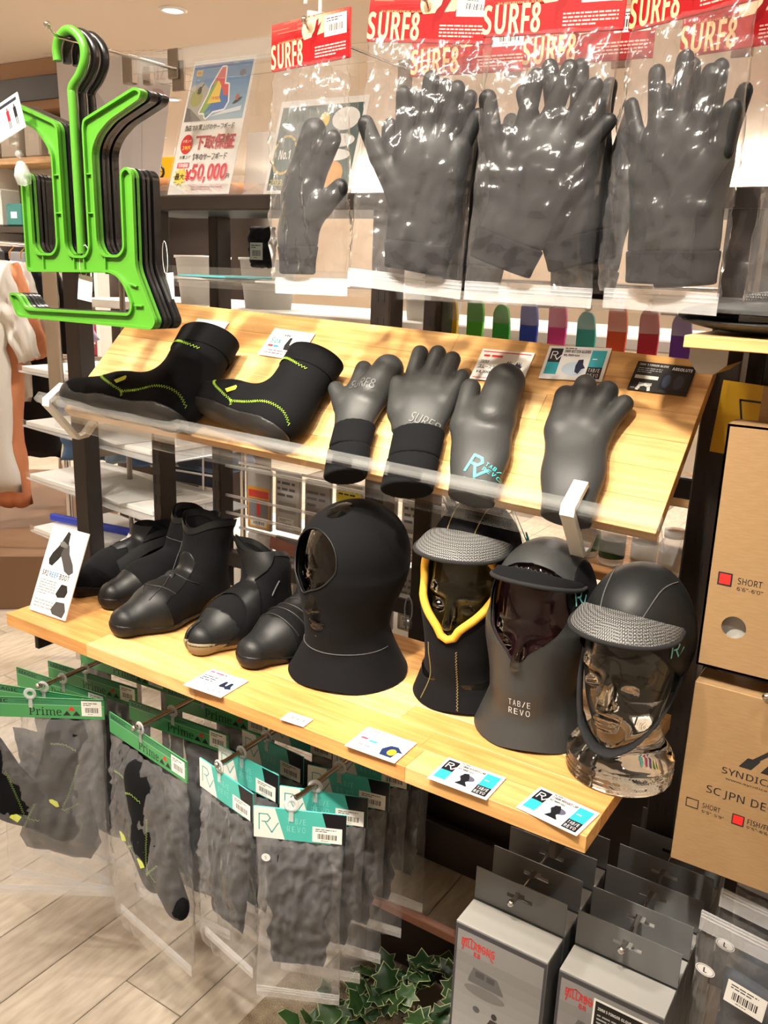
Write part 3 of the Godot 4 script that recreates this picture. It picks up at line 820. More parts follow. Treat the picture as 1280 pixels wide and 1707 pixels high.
func board_and_gloves():
	var BT := Transform3D(Basis(V(0.9995, -0.0264, -0.0174), V(0.0059, 0.6959, -0.7182), V(0.031, 0.7177, 0.6957)).orthonormalized(), V(-0.915, 1.228, -1.164))
	var board := thing("sloping_display_board", "long sloping board of glued honey-coloured wood staves holding boots and gloves", "display board", BT)
	var top := Node3D.new(); top.name = "panel"; board.add_child(top)
	top.transform = Transform3D(Basis(V(1, 0, 0), V(0, 0, 1), V(0, -1, 0)), V(0, 0.317, 0))   # local z runs down the slope, y is the board's normal
	laminated(top, 1.23, 0.317, 0.022, 6, 5)
	# acrylic lip along the lower edge and its two bent white brackets
	var lip := thing("acrylic_lip", "clear acrylic lip along the lower edge of the sloping board", "shelf lip", BT)
	part("front_strip", B.new().box(V(1.27, 0.008, 0.07), V(-0.005, -0.014, 0.02), 0.001), M.acrylic, lip)
	part("lower_strip", B.new().box(V(1.29, 0.05, 0.006), V(0.0, -0.004, -0.028), 0.001), M.acrylic, lip)
	part("upper_edge", B.new().box(V(1.27, 0.02, 0.013), V(-0.005, -0.012, 0.05), 0.002), M.acrylic_edge, lip)
	var k := 0
	for u in [-0.598, 0.505]:
		var br := B.new()
		var path := [[0.03, 0.046], [-0.02, 0.056], [-0.026, 0.05], [-0.026, 0.03], [-0.03, -0.052], [-0.012, -0.066], [0.02, -0.066]]
		var ring := []
		for i in path.size():
			var a := Vector2(path[maxi(i - 1, 0)][0], path[maxi(i - 1, 0)][1]); var b := Vector2(path[mini(i + 1, path.size() - 1)][0], path[mini(i + 1, path.size() - 1)][1])
			var nn := (b - a).normalized().orthogonal() * 0.0045
			var c := Vector2(path[i][0], path[i][1])
			ring.append(PackedVector3Array([V(u - 0.0105, c.x - nn.x, c.y - nn.y), V(u - 0.0105, c.x + nn.x, c.y + nn.y), V(u + 0.0105, c.x + nn.x, c.y + nn.y), V(u + 0.0105, c.x - nn.x, c.y - nn.y)]))
		br.grid(ring, true); br.fan(ring[0], true); br.fan(ring[-1])
		tag(part("lip_bracket", br, M.white_metal, self, BT), ["white bent bracket holding the clear lip, at the left end near the boot toe", "white bent bracket holding the clear lip, over the cuff of the rightmost glove"][k], "bracket"); k += 1
	# price cards on the board
	var cards := [["boots", -0.384, 0.245, 0.087, 0.068, 0, "white boot price card leaning behind the left sock boot"], ["boots", -0.171, 0.242, 0.1, 0.07, -1, "white boot price card lying between the two sock boots"],
		["gloves", 0.281, 0.255, 0.095, 0.068, 2, "white glove price card with red rules, behind the split mitten"], ["rv", 0.401, 0.279, 0.104, 0.071, 5, "teal and black mitten price card above the rightmost glove"], ["black", 0.544, 0.27, 0.09, 0.058, 0, "black glove price card at the right end of the sloping board"]]
	for c in cards:
		var r := paper_card("price_card", c[6], c[3], c[4], BT * at(c[1], c[2], 0.003, 0, 0, c[5]), "", M.black if c[0] == "black" else null)
		match c[0]:
			"boots": card_boots(r[1], c[3], c[4])
			"gloves": card_gloves(r[1], c[3], c[4])
			"rv": card_rv(r[1], c[3], c[4])
			"black": card_black(r[1], c[3], c[4])
		part("print", r[1], M.gloss_ink, r[0])
	# the gloves
	glove_shapes()
	var lo := [V(-0.02, 0.02, -0.012), V(0.1, 0.02, -0.012), V(0.24, -0.03, -0.012), V(0.38, -0.03, -0.012)]
	var hi := [V(0.15, 0.25, 0.075), V(0.27, 0.27, 0.08), V(0.41, 0.25, 0.075), V(0.56, 0.25, 0.075)]
	var cut := func(f: Callable, v0: float, lean: float) -> Callable:
		return func(p): return smax(f.call(p), v0 + p.x * lean - p.y, 0.003)
	var nm := ["charcoal three-finger rubber mitten with black cuff, left-most glove on the sloping board", "charcoal five-finger rubber glove with black cuff on the sloping board", "charcoal split rubber mitten with a teal logo on the sloping board", "plain charcoal four-lobed rubber glove at the right of the sloping board"]
	for i in 4:
		var g := thing("wetsuit_glove", nm[i], "glove", BT)
		var f: Callable = glove_mesh.f[i]
		var ff: Callable = cut.call(f, [0.058, 0.062, -0.022, -0.022][i], [0.0, 0.05, 0.0, 0.0][i])
		part("hand", surface(ff, lo[i], hi[i], 0.003), M.smooth_rubber, g)
		if i < 2:
			var a: Vector3 = [V(0.121, -0.03, 0), V(0.237, -0.03, 0)][i]; var m: Vector3 = [V(0.1, 0.025, 0), V(0.222, 0.028, 0)][i]; var b: Vector3 = [V(0.088, 0.072, 0), V(0.208, 0.082, 0)][i]
			var w: float = [0.037, 0.043][i]
			part("cuff", surface(cuff_of(m, b, w, w * 1.03, 0.024, 1.7), lo[i] - V(0, 0.08, 0), hi[i] - V(-0.03, 0.12, 0), 0.003), M.neoprene, g)
			part("cuff_band", surface(cuff_of(a, m, w + 0.001, w + 0.001, 0.024, 1.7), lo[i] - V(0, 0.08, 0), hi[i] - V(-0.03, 0.17, 0), 0.003), M.neoprene, g)
			var ink := Ink.new(self)
			ink.text("SURF8", 0, 0, 0.018, Color(0.36, 0.37, 0.37), [0.05, 0.05][i])
			if i == 1: ink.text("SURF WEAR", 0.014, -0.014, 0.004, Color(0.2, 0.2, 0.2), 0.022); ink.text("SERIES", 0.014, -0.021, 0.004, Color(0.2, 0.2, 0.2), 0.018)
			part("logo", drape(ink, ff, [at(0.056, 0.128, 0.0, 0, 0, 4), at(0.195, 0.084, 0.0, 0, 0, -6)][i]), M.ink, g)
		if i == 2:
			var ink := Ink.new(self)
			var tq := Color(0.25, 0.86, 0.84)
			rv_logo(ink, 0, 0, 0.032, tq, 0.13); tabie(ink, 0.023, 0.015, 0.03, 0.016, tq)
			part("logo", drape(ink, ff, at(0.325, 0.012, 0.0, 0, 0, -12)), M.ink, g)
	# the two sock boots lying on their sides against the lip
	var leg_a := V(-0.294, 0.05, 0); var leg_b := V(-0.318, 0.24, 0)
	var boot := func(p):
		var q := V(p.x, p.y, (p.z - 0.044) * 1.35)
		var d := bones(q, [[V(-0.56, 0.022, 0), V(-0.44, 0.032, 0), 0.03, 0.045], [V(-0.44, 0.032, 0), V(-0.3, 0.05, 0), 0.045, 0.062], [V(-0.296, 0.045, 0), leg_b, 0.06, 0.065]], 0.03) / 1.1
		return d
	var ax := (leg_b - leg_a).normalized()
	var body := func(p): return smax(boot.call(p), -p.y + 0.004, 0.004)
	var cut_t := func(p): return V(p.x, p.y, 0).dot(ax) - V(-0.31, 0.196, 0).dot(ax)
	var sole := func(p):
		var d: float = boot.call(p) - 0.002
		return smax(smax(d, -p.y - 0.012, 0.004), p.y - 0.008 - 0.03 * smoothstep(-0.53, -0.6, p.x), 0.002)
	var s := thing("sock_boot", "black neoprene sock boot with lime stitching, the left of the two on the sloping board", "boot", BT)
	part("upper", shell(body, func(p): return -cut_t.call(p), V(-0.61, -0.012, -0.02), V(-0.2, 0.25, 0.115), 0.0038, 0.005), M.neoprene, s)
	part("sole", surface(sole, V(-0.61, -0.022, -0.02), V(-0.2, 0.045, 0.115), 0.003), M.sole_rubber, s)
	part("collar", shell(func(p): return boot.call(p) - 0.0022, func(p): return -maxf(cut_t.call(p) - 0.0008, -cut_t.call(p) - 0.045), V(-0.42, 0.13, -0.02), V(-0.22, 0.25, 0.115), 0.0036, 0.006), M.neoprene, s)
	part("stitching", seam(body, PackedVector3Array([V(-0.5, 0.072, 0.07), V(-0.47, 0.045, 0.085), V(-0.42, 0.026, 0.09), V(-0.396, 0.018, 0.09), V(-0.39, 0.006, 0.09)]), 0.0006, 0.0006, 0.0026), M.lime, s)
	part("stitching", seam(body, PackedVector3Array([V(-0.398, 0.016, 0.09), V(-0.35, 0.026, 0.09), V(-0.3, 0.036, 0.095), V(-0.26, 0.036, 0.08), V(-0.24, 0.02, 0.06)]), 0.0006, 0.0006, 0.0026), M.lime, s)
	part("stitching", seam(body, PackedVector3Array([V(-0.36, 0.15, 0.06), V(-0.34, 0.15, 0.085), V(-0.3, 0.142, 0.09), V(-0.275, 0.14, 0.08)]), 0.0006, 0.002, 0.0026), M.lime, s)
	var tq2 := onto(body, V(-0.412, 0.045, 0.09), 0.001)
	part("tag", B.new().box(V(0.012, 0.024, 0.001), Vector3(), 0.0003), M.lime_tag, s, Transform3D(Basis(V(0, 0, 1), deg_to_rad(-28)), tq2) * at(0, 0, 0, 0, -18))
	var pv := V(-0.25, -0.01, 0)
	var turn := Basis(V(0, 0, 1), deg_to_rad(-8.5)) * Basis().scaled(Vector3.ONE * 0.87)
	dup(s, "sock_boot", "black neoprene sock boot with lime stitching, the right one, beside the mitten", BT * Transform3D(turn, V(-0.022, 0.002, 0.004) - turn * pv), "")

func boot_shape(h: float, leg: float, lean: float, wide := 1.0, side := 0.0) -> Callable:   # foot along +z, heel at z = 0, standing on y = 0
	return func(p):
		var q := V(p.x / wide, p.y, p.z)
		var d := bones(q, [[V(0, 0.034, 0.035), V(0.004, 0.034, 0.17), 0.037, 0.046], [V(0.004, 0.034, 0.17), V(-0.006, 0.024, 0.238), 0.046, 0.03], [V(0, 0.075, 0.055), V(0.002, 0.045, 0.17), 0.04, 0.036], [V(0, 0.05, 0.045), V(0, 0.11, 0.05), 0.042, 0.042], [V(0, 0.11, 0.05), V(side, h + 0.03, 0.05 - lean), 0.042, leg]], 0.022)
		return smax(d, -p.y, 0.006)
func band(f: Callable, lift: float, nrm: Vector3, a: float, b: float, lo: Vector3, hi: Vector3, cell := 0.0036) -> ArrayMesh:   # a strap or panel: the inflated surface between two planes
	return shell(func(p): return f.call(p) - lift, func(p): return -maxf(p.dot(nrm) - b, a - p.dot(nrm)), lo, hi, cell, 0.003)

func boot(called: String, label: String, T: Transform3D, h: float, leg: float, lean: float, wide: float, foot: String, split := false, tilt := 0.3, side := 0.0) -> Array:
	var o := thing(called, label, "boot", T, "")
	var f := boot_shape(h, leg, lean, wide, side)
	if split:
		var g := f
		f = func(p): return smax(g.call(p), -(maxf(absf(p.x + 0.018 + (p.z - 0.25) * 0.12) - 0.0045, 0.212 - p.z + p.y * 0.3)), 0.005)
	var above := func(p): return p.y - h - (p.z - 0.05 + lean) * tilt + 0.012 * cos(p.x * 50.0)
	part("upper", shell(f, func(p): return -above.call(p), V(-0.12, -0.004, -0.03), V(0.075, h + 0.06, 0.285), 0.0042, 0.0045), M.neoprene, o)
	part("collar", shell(func(p): return f.call(p) - 0.0016, func(p): return -maxf(above.call(p) - 0.001, -above.call(p) - 0.012), V(-0.13, h - 0.07, -0.05), V(0.075, h + 0.05, 0.14), 0.0038, 0.007), M.matte_rubber, o)
	var sole := func(p):
		var d: float = f.call(p) - 0.0028
		return smax(d, p.y - 0.017 - 0.012 * smoothstep(0.2, 0.27, p.z), 0.002)
	part("sole", surface(sole, V(-0.075, -0.006, -0.03), V(0.075, 0.04, 0.29), 0.0035), M[foot], o)
	return [o, f]

func lower_shelf():
	var sh := thing("lower_shelf_board", "thick horizontal shelf board of glued wood staves holding boots and hoods", "shelf board", at(-0.902, 0.85, -1.375))
	laminated(sh, 1.228, 0.4, 0.026, 7, 9)
	tag(part("shelf_rail", B.new().box(V(1.2, 0.016, 0.02), V(-0.9, 0.808, -1.06), 0.002), M.steel, self), "flat metal rail under the front of the lower shelf board", "rail")
	for x in [-1.46, -0.34]:
		var br := B.new().box(V(0.012, 0.04, 0.4), V(x, 0.798, -1.2), 0.002)
		tag(part("shelf_bracket", br, M.post, self), "dark metal arm under the %s end of the lower shelf board" % ("left" if x < -1 else "right"), "bracket", "arms under the lower shelf")
	# boots: low strapped one, two tall ones, the split-toed one, and the ribbed one by the first hood
	var r := boot("strap_boot", "low black boot with two straps, farthest left on the lower shelf behind the white card", at(-1.452, 0.852, -1.37, -6), 0.108, 0.046, 0.0, 0.98, "boot_rubber", false, 0.0)
	var f: Callable = r[1]
	part("instep_strap", band(f, 0.003, V(0, 0.5, 0.866), 0.135, 0.165, V(-0.07, 0.015, 0.06), V(0.07, 0.13, 0.2)), M.boot_rubber, r[0])
	part("ankle_strap", band(f, 0.0035, V(0, 0.97, 0.24), 0.094, 0.114, V(-0.07, 0.03, -0.02), V(0.07, 0.16, 0.16)), M.black_cloth, r[0])
	var lg := Ink.new(self); lg.rect(-0.016, -0.009, 0.032, 0.018, Color(0.6, 0.6, 0.6)); lg.text("S", -0.005, -0.006, 0.012, INK, 0.01, true); lg.greek(-0.015, -0.004, 0.008, 0.008, 1, INK, 3); lg.greek(0.006, -0.004, 0.008, 0.008, 1, INK, 4)
	part("buckle_label", drape(lg, f, at(-0.012, 0.09, 0.09, -12, -20), 0.0048), M.ink, r[0])
	r = boot("tall_boot", "tall black boot with a plain rubber toe cap, beside the strapped boot", at(-1.335, 0.852, -1.365, -8), 0.165, 0.055, 0.03, 0.98, "boot_rubber", false, 0.15)
	f = r[1]
	part("toe_cap", band(f, 0.0012, V(0, -0.35, 0.937), 0.17, 0.4, V(-0.07, -0.004, 0.15), V(0.07, 0.07, 0.29)), M.boot_rubber, r[0])
	part("seam", seam(f, PackedVector3Array([V(-0.04, 0.11, 0.07), V(0.0, 0.12, 0.1), V(0.04, 0.11, 0.07)]), 0.0008), M.grey_thread, r[0])
	part("seam", seam(f, PackedVector3Array([V(0.03, 0.12, 0.09), V(0.045, 0.06, 0.13), V(0.05, 0.02, 0.2)]), 0.0009), M.grey_thread, r[0])
	r = boot("tall_boot", "tall black round-toed boot with a star of rubber strips on the instep", at(-1.215, 0.852, -1.288, -6), 0.188, 0.055, 0.02, 1.06, "boot_rubber", false, 0.1)
	f = r[1]
	part("toe_cap", band(f, 0.0012, V(0, -0.25, 0.968), 0.165, 0.4, V(-0.075, -0.004, 0.15), V(0.075, 0.07, 0.29)), M.matte_rubber, r[0])
	part("instep_panel", surface(func(p): return smax(f.call(p) - 0.001, cap(p, V(0.0, 0.11, 0.11), V(0.0, 0.06, 0.18), 0.03, 0.05), 0.001), V(-0.075, 0.01, 0.06), V(0.075, 0.14, 0.24), 0.003), M.boot_rubber, r[0])
	for a in [[V(-0.004, 0.1, 0.13), V(-0.03, 0.075, 0.15), V(-0.03, 0.06, 0.2)], [V(-0.004, 0.1, 0.13), V(0.016, 0.075, 0.165), V(0.02, 0.06, 0.2)], [V(-0.03, 0.07, 0.17), V(0.0, 0.07, 0.18), V(0.03, 0.06, 0.16)], [V(-0.004, 0.1, 0.13), V(0.03, 0.09, 0.12), V(0.045, 0.08, 0.1)], [V(0.005, 0.066, 0.2), V(-0.02, 0.075, 0.17), V(-0.035, 0.08, 0.13)]]:
		part("rubber_strip", seam(f, PackedVector3Array(a), 0.0016, 0.001), M.sole_rubber, r[0])
	var medal := onto(f, V(-0.002, 0.11, 0.14), 0.001)
	part("medallion", B.new().lathe(P2("0.0001,0.003 0.004,0.003 0.0045,0.0018 0.009,0.0018 0.011,0.003 0.0115,0"), medal, 20, Basis(V(1, 0, 0), deg_to_rad(42))), M.matte_rubber, r[0])
	r = boot("split_toe_boot", "black split-toed ankle boot with an instep strap and gum-coloured sole edge", at(-1.082, 0.852, -1.32, 3), 0.15, 0.042, 0.005, 1.05, "gum_sole", true, 0.4, -0.034)
	f = r[1]
	part("instep_strap", band(f, 0.0032, V(0.12, 0.62, 0.775), 0.15, 0.185, V(-0.075, 0.01, 0.04), V(0.075, 0.14, 0.22)), M.boot_rubber, r[0])
	part("toe_panel", surface(func(p): return smax(smax(f.call(p) - 0.0014, 0.185 + 0.25 * p.y - p.z, 0.001), 0.014 - p.y, 0.001), V(-0.075, 0.0, 0.17), V(0.075, 0.08, 0.29), 0.003), M.matte_rubber, r[0])
	part("sole_rim", seam(f, PackedVector3Array([V(-0.05, 0.018, 0.12), V(-0.05, 0.018, 0.2), V(-0.03, 0.022, 0.27), V(0.02, 0.022, 0.27), V(0.05, 0.018, 0.22), V(0.052, 0.018, 0.12), V(0.04, 0.018, 0.0)]), 0.0022, 0.001), M.boot_rubber, r[0])
	part("pull_tab", seam(f, PackedVector3Array([V(0.045, 0.1, 0.07), V(0.05, 0.075, 0.09)]), 0.0018, 0.001), M.grey_thread, r[0])
	r = boot("ribbed_boot", "black rubber-toed boot with ribs across the instep, half hidden by the plain black hood", at(-0.948, 0.852, -1.335, -2), 0.17, 0.052, 0.015, 1.04, "boot_rubber", false, 0.1)
	f = r[1]
	part("toe_cap", band(f, 0.0014, V(0, -0.1, 0.995), 0.185, 0.4, V(-0.075, -0.004, 0.15), V(0.075, 0.08, 0.29)), M.matte_rubber, r[0])
	part("instep_panel", band(f, 0.001, V(0, 0.3, 0.954), 0.125, 0.19, V(-0.075, 0.02, 0.06), V(0.075, 0.15, 0.22)), M.boot_rubber, r[0])
	for i in 4:
		var y := 0.07 + i * 0.014
		part("rib", seam(f, PackedVector3Array([V(-0.045, y - 0.02, 0.18 - i * 0.018), V(0.0, y + 0.01, 0.19 - i * 0.018), V(0.045, y - 0.02, 0.18 - i * 0.018)]), 0.0018, 0.0008), M.sole_rubber, r[0])
	# the white boot poster leaning at the left end
	var c := paper_card("leaning_card", "white card showing a boot, leaning at the left end of the lower shelf", 0.107, 0.178, at(-1.436, 0.936, -1.048, 2, -24, 0), "", M.white_plastic, 0.003)
	var k: Ink = c[1]
	c[0].set_meta("category", "display card")
	var g3 := Color(0.27, 0.26, 0.26); var g4 := Color(0.14, 0.14, 0.15)
	k.poly(P2("-0.004,0.084 0.004,0.08 0.006,0.06 0.012,0.05 0.006,0.042 -0.002,0.036 -0.012,0.022 -0.024,0.008 -0.034,0.01 -0.038,0.02 -0.032,0.034 -0.02,0.05 -0.012,0.066"), g4)
	k.poly(P2("-0.002,0.058 0.01,0.056 0.016,0.04 0.034,0.02 0.04,0.006 0.03,-0.002 0.014,0.004 0.004,0.018 -0.008,0.034"), g3)
	k.poly(P2("-0.02,0.058 -0.008,0.062 0.006,0.056 0.004,0.05 -0.014,0.05"), Color(0.4, 0.39, 0.38))
	k.text("SP2", -0.045, -0.014, 0.011, INK, 0.017, true); k.text("REEF", -0.024, -0.014, 0.011, Color(0.2, 0.45, 0.62), 0.026, true); k.text("BOOT", 0.006, -0.014, 0.011, INK, 0.028, true)
	k.greek(-0.045, -0.052, 0.05, 0.032, 6, Color(0.55, 0.55, 0.55), 3); k.greek(-0.045, -0.08, 0.054, 0.02, 3, Color(0.6, 0.6, 0.6), 8)
	k.poly(P2("0.018,-0.022 0.034,-0.022 0.04,-0.034 0.036,-0.046 0.016,-0.05 0.008,-0.044 0.012,-0.034"), g4); k.poly(P2("0.016,-0.058 0.04,-0.056 0.048,-0.072 0.044,-0.086 0.014,-0.084 0.006,-0.076"), g3)
	part("print", k, M.gloss_ink, c[0])
	# the cards along the front edge
	c = paper_card("price_card", "white boot price card at the front of the lower shelf, before the ribbed boot", 0.083, 0.074, at(-0.965, 0.852, -1.002, 3, -90, 0)); k = c[1]
	k.greek(-0.036, 0.024, 0.04, 0.009, 1, Color(0.85, 0.2, 0.3), 2); k.greek(-0.036, -0.004, 0.03, 0.02, 3, INK, 3); k.line(P2("-0.036,0.02 0.036,0.02", 1), 0.0006, Color(0.9, 0.5, 0.5))
	k.poly(P2("0.012,0.012 0.018,0.012 0.02,0.0 0.026,-0.006 0.016,-0.01 0.01,-0.006"), Color(0.13, 0.16, 0.25)); k.poly(P2("0.024,0.012 0.03,0.012 0.032,0.0 0.038,-0.008 0.028,-0.012 0.022,-0.006"), Color(0.13, 0.16, 0.25))
	k.text("SURF8.", 0.0, -0.03, 0.011, INK, 0.032); part("print", k, M.gloss_ink, c[0])
	c = paper_card("price_card", "white cap price card at the front of the lower shelf, by the yellow-rimmed hood", 0.088, 0.068, at(-0.626, 0.852, -1.003, 2, -90, 0)); k = c[1]
	k.greek(-0.036, 0.024, 0.03, 0.006, 1, Color(0.5, 0.5, 0.5), 2); k.text("Cap1 W1", -0.036, 0.008, 0.013, Color(0.72, 0.7, 0.5), 0.038); k.rect(-0.036, -0.001, 0.012, 0.005, Color(0.55, 0.3, 0.4)); k.rect(-0.02, -0.004, 0.014, 0.006, Color(0.3, 0.6, 0.85))
	k.greek(-0.034, -0.02, 0.04, 0.006, 1, Color(0.5, 0.5, 0.5), 4); k.poly(P2("0.012,-0.026 0.008,-0.01 0.016,0.004 0.028,0.006 0.036,-0.002 0.042,-0.006 0.034,-0.008 0.032,-0.026"), Color(0.14, 0.2, 0.36)); k.oval(0.026, -0.012, 0.007, 0.009, Color(0.85, 0.65, 0.2))
	part("print", k, M.gloss_ink, c[0])
	c = paper_card("price_card", "teal and black hooded-cap price card, left of the two alike", 0.094, 0.066, at(-0.477, 0.852, -1.0, 1, -90, 0)); k = c[1]
	card_rv(k, 0.094, 0.066, true); part("print", k, M.gloss_ink, c[0])
	c = paper_card("price_card", "teal and black hooded-cap price card nearest the right end of the lower shelf", 0.092, 0.066, at(-0.34, 0.852, -1.004, -7, -90, 0)); k = c[1]
	card_rv(k, 0.092, 0.066, true); part("print", k, M.gloss_ink, c[0])
	c = paper_card("barcode_label", "small curled barcode label stuck on the front of the lower shelf", 0.045, 0.028, at(-0.776, 0.852, -0.986, 4, -90, 0)); k = c[1]
	c[0].set_meta("category", "label"); k.barcode(-0.022, -0.008, 0.044, 0.022); part("print", k, M.gloss_ink, c[0])

# ---- glass heads and hoods ------------------------------------------------------------------------------------
func head_shape(p: Vector3) -> float:
	var x := absf(p.x)
	var q := V(x, p.y, p.z)
	var d := ell(p, V(0, 0.218, -0.006), V(0.066, 0.088, 0.082))
	d = smin(d, ell(p, V(0, 0.15, 0.018), V(0.054, 0.084, 0.056)), 0.03)
	d = smin(d, p.distance_to(V(0, 0.084, 0.056)) - 0.016, 0.03)
	d = smin(d, cap(q, V(0, 0.186, 0.07), V(0.04, 0.184, 0.056), 0.009, 0.007), 0.014)
	d = smax(d, -(ell(q, V(0.026, 0.162, 0.088), V(0.02, 0.014, 0.016))), 0.012)
	d = smin(d, ell(q, V(0.026, 0.16, 0.068), V(0.014, 0.0085, 0.008)), 0.003)
	d = smin(d, cap(p, V(0, 0.184, 0.07), V(0, 0.138, 0.09), 0.0065, 0.0095), 0.012)
	d = smin(d, cap(q, V(0, 0.132, 0.084), V(0.009, 0.134, 0.079), 0.006, 0.005), 0.005)
	d = smin(d, ell(p, V(0, 0.11, 0.073), V(0.021, 0.005, 0.008)), 0.005)
	d = smin(d, ell(p, V(0, 0.101, 0.072), V(0.017, 0.0055, 0.008)), 0.005)
	d = smax(d, -(ell(p, V(0, 0.1055, 0.086), V(0.022, 0.0012, 0.008))), 0.003)
	d = smin(d, cap(p, V(0, 0.14, -0.02), V(0, 0.05, -0.012), 0.046, 0.046), 0.03)
	d = smin(d, ell(p, V(0, 0.03, 0), V(0.0755, 0.032, 0.0755)), 0.03)
	var rad := Vector2(p.x, p.z).length()
	d = smin(d, maxf(rad - 0.0765 + 0.0012 * cos(p.y * 900.0), absf(p.y - 0.016) - 0.0155), 0.004)
	return maxf(d, -p.y + 0.0005)
func glass_head(label: String, T: Transform3D) -> Node3D:
	if not glove_mesh.has("head"): glove_mesh.head = surface(head_shape, V(-0.085, -0.004, -0.1), V(0.085, 0.315, 0.11), 0.003)
	return tag(part("glass_head", glove_mesh.head, M.glass, self, T), label, "display head", "")
func hood_shape(flare: float, tall := 0.0, neck := 0.063, loose := 1.0) -> Callable:
	return func(p):
		var d := ell(p, V(0, 0.213 + tall * 0.5, -0.008), V(0.079 * loose, 0.1 + tall * 0.5, 0.097 * loose))
		var R := neck + (flare - neck) * pow(clampf(1.0 - p.y / 0.085, 0.0, 1.2), 1.2)
		var lower := maxf((Vector2(p.x, p.z * 0.96 + 0.002).length() - R) * 0.86, p.y - 0.17)
		d = smin(d, lower, 0.045)
		d = smin(d, cap(p, V(0, 0.155, 0.022), V(0, 0.1, 0.03), 0.064, 0.054), 0.03)
		return d
func hood_hole(hole: Callable) -> Callable:   # what is cut away: the face opening and everything below the wavy hem
	return func(p): return minf(hole.call(p), p.y - 0.0015 - 0.004 * maxf(0.0, sin(atan2(p.x, p.z) * 3.0 + 0.6)))
func face_hole(cx: float, cy: float, rx: float, ry: float, low: float, tip: float, roll := 0.0) -> Callable:   # an oval that narrows to a tip below, cut straight through the front
	return func(p):
		var q := Vector2(p.x - cx, p.y - cy).rotated(roll)
		var k0 := Vector2(q.x / rx, q.y / ry).length()
		var d := (k0 - 1.0) * minf(rx, ry)
		var t := clampf(-q.y / low, 0.0, 1.0)
		d = smin(d, Vector2(q.x, q.y + low * t).length() - lerpf(rx * 0.93, tip, t), 0.02)
		return maxf(d, 0.01 - p.z)
func face_ring(f: Callable, hole: Callable, c: Vector2, n := 48) -> PackedVector3Array:   # the edge of the opening
	var out := PackedVector3Array()
	for i in n + 1:
		var a := TAU * i / n
		var lo := 0.0; var hi := 0.13
		for k in 16:   # distance from the centre to the edge of the oval
			var m := (lo + hi) / 2
			if hole.call(V(c.x + cos(a) * m, c.y + sin(a) * m, 0.1)) < 0: lo = m
			else: hi = m
		var p := V(c.x + cos(a) * lo, c.y + sin(a) * lo, 0.14)
		for k in 30:
			var d: float = f.call(p)
			if d < 0.0004 or p.z < -0.02: break
			p.z -= d * 0.8
		out.append(p)
	return out
func visor(y: float, out: float, drop: float, half := 74.0, rx := 0.078, rz := 0.086) -> Array:   # brim and its bound edge
	var b := B.new(); b.smooth(true)
	var top := []; var under := []
	var edge := PackedVector3Array()
	var n := 22
	for i in n + 1:
		var a := deg_to_rad(lerpf(-half, half, float(i) / n))
		var t := pow(maxf(cos(a / deg_to_rad(half) * PI / 2), 0.0), 0.6)
		var r0 := PackedVector3Array(); var r1 := PackedVector3Array()
		for j in 7:
			var s := j / 6.0
			var yy := y - 0.03 * (1.0 - cos(a)) - drop * t * s * s - 0.004 * s
			var e := 1.0
			var p := V(sin(a) * (rx + out * 0.35 * t * s), yy, cos(a) * rz * e + out * t * s)
			r0.append(p + V(0, 0.0016, 0)); r1.append(p - V(0, 0.0016, 0))
		top.append(r0); under.append(r1); edge.append((r0[6] + r1[6]) / 2)
	b.grid(top); under.reverse(); b.grid(under)
	return [b, B.new().tube(edge, 0.0034, 8)]

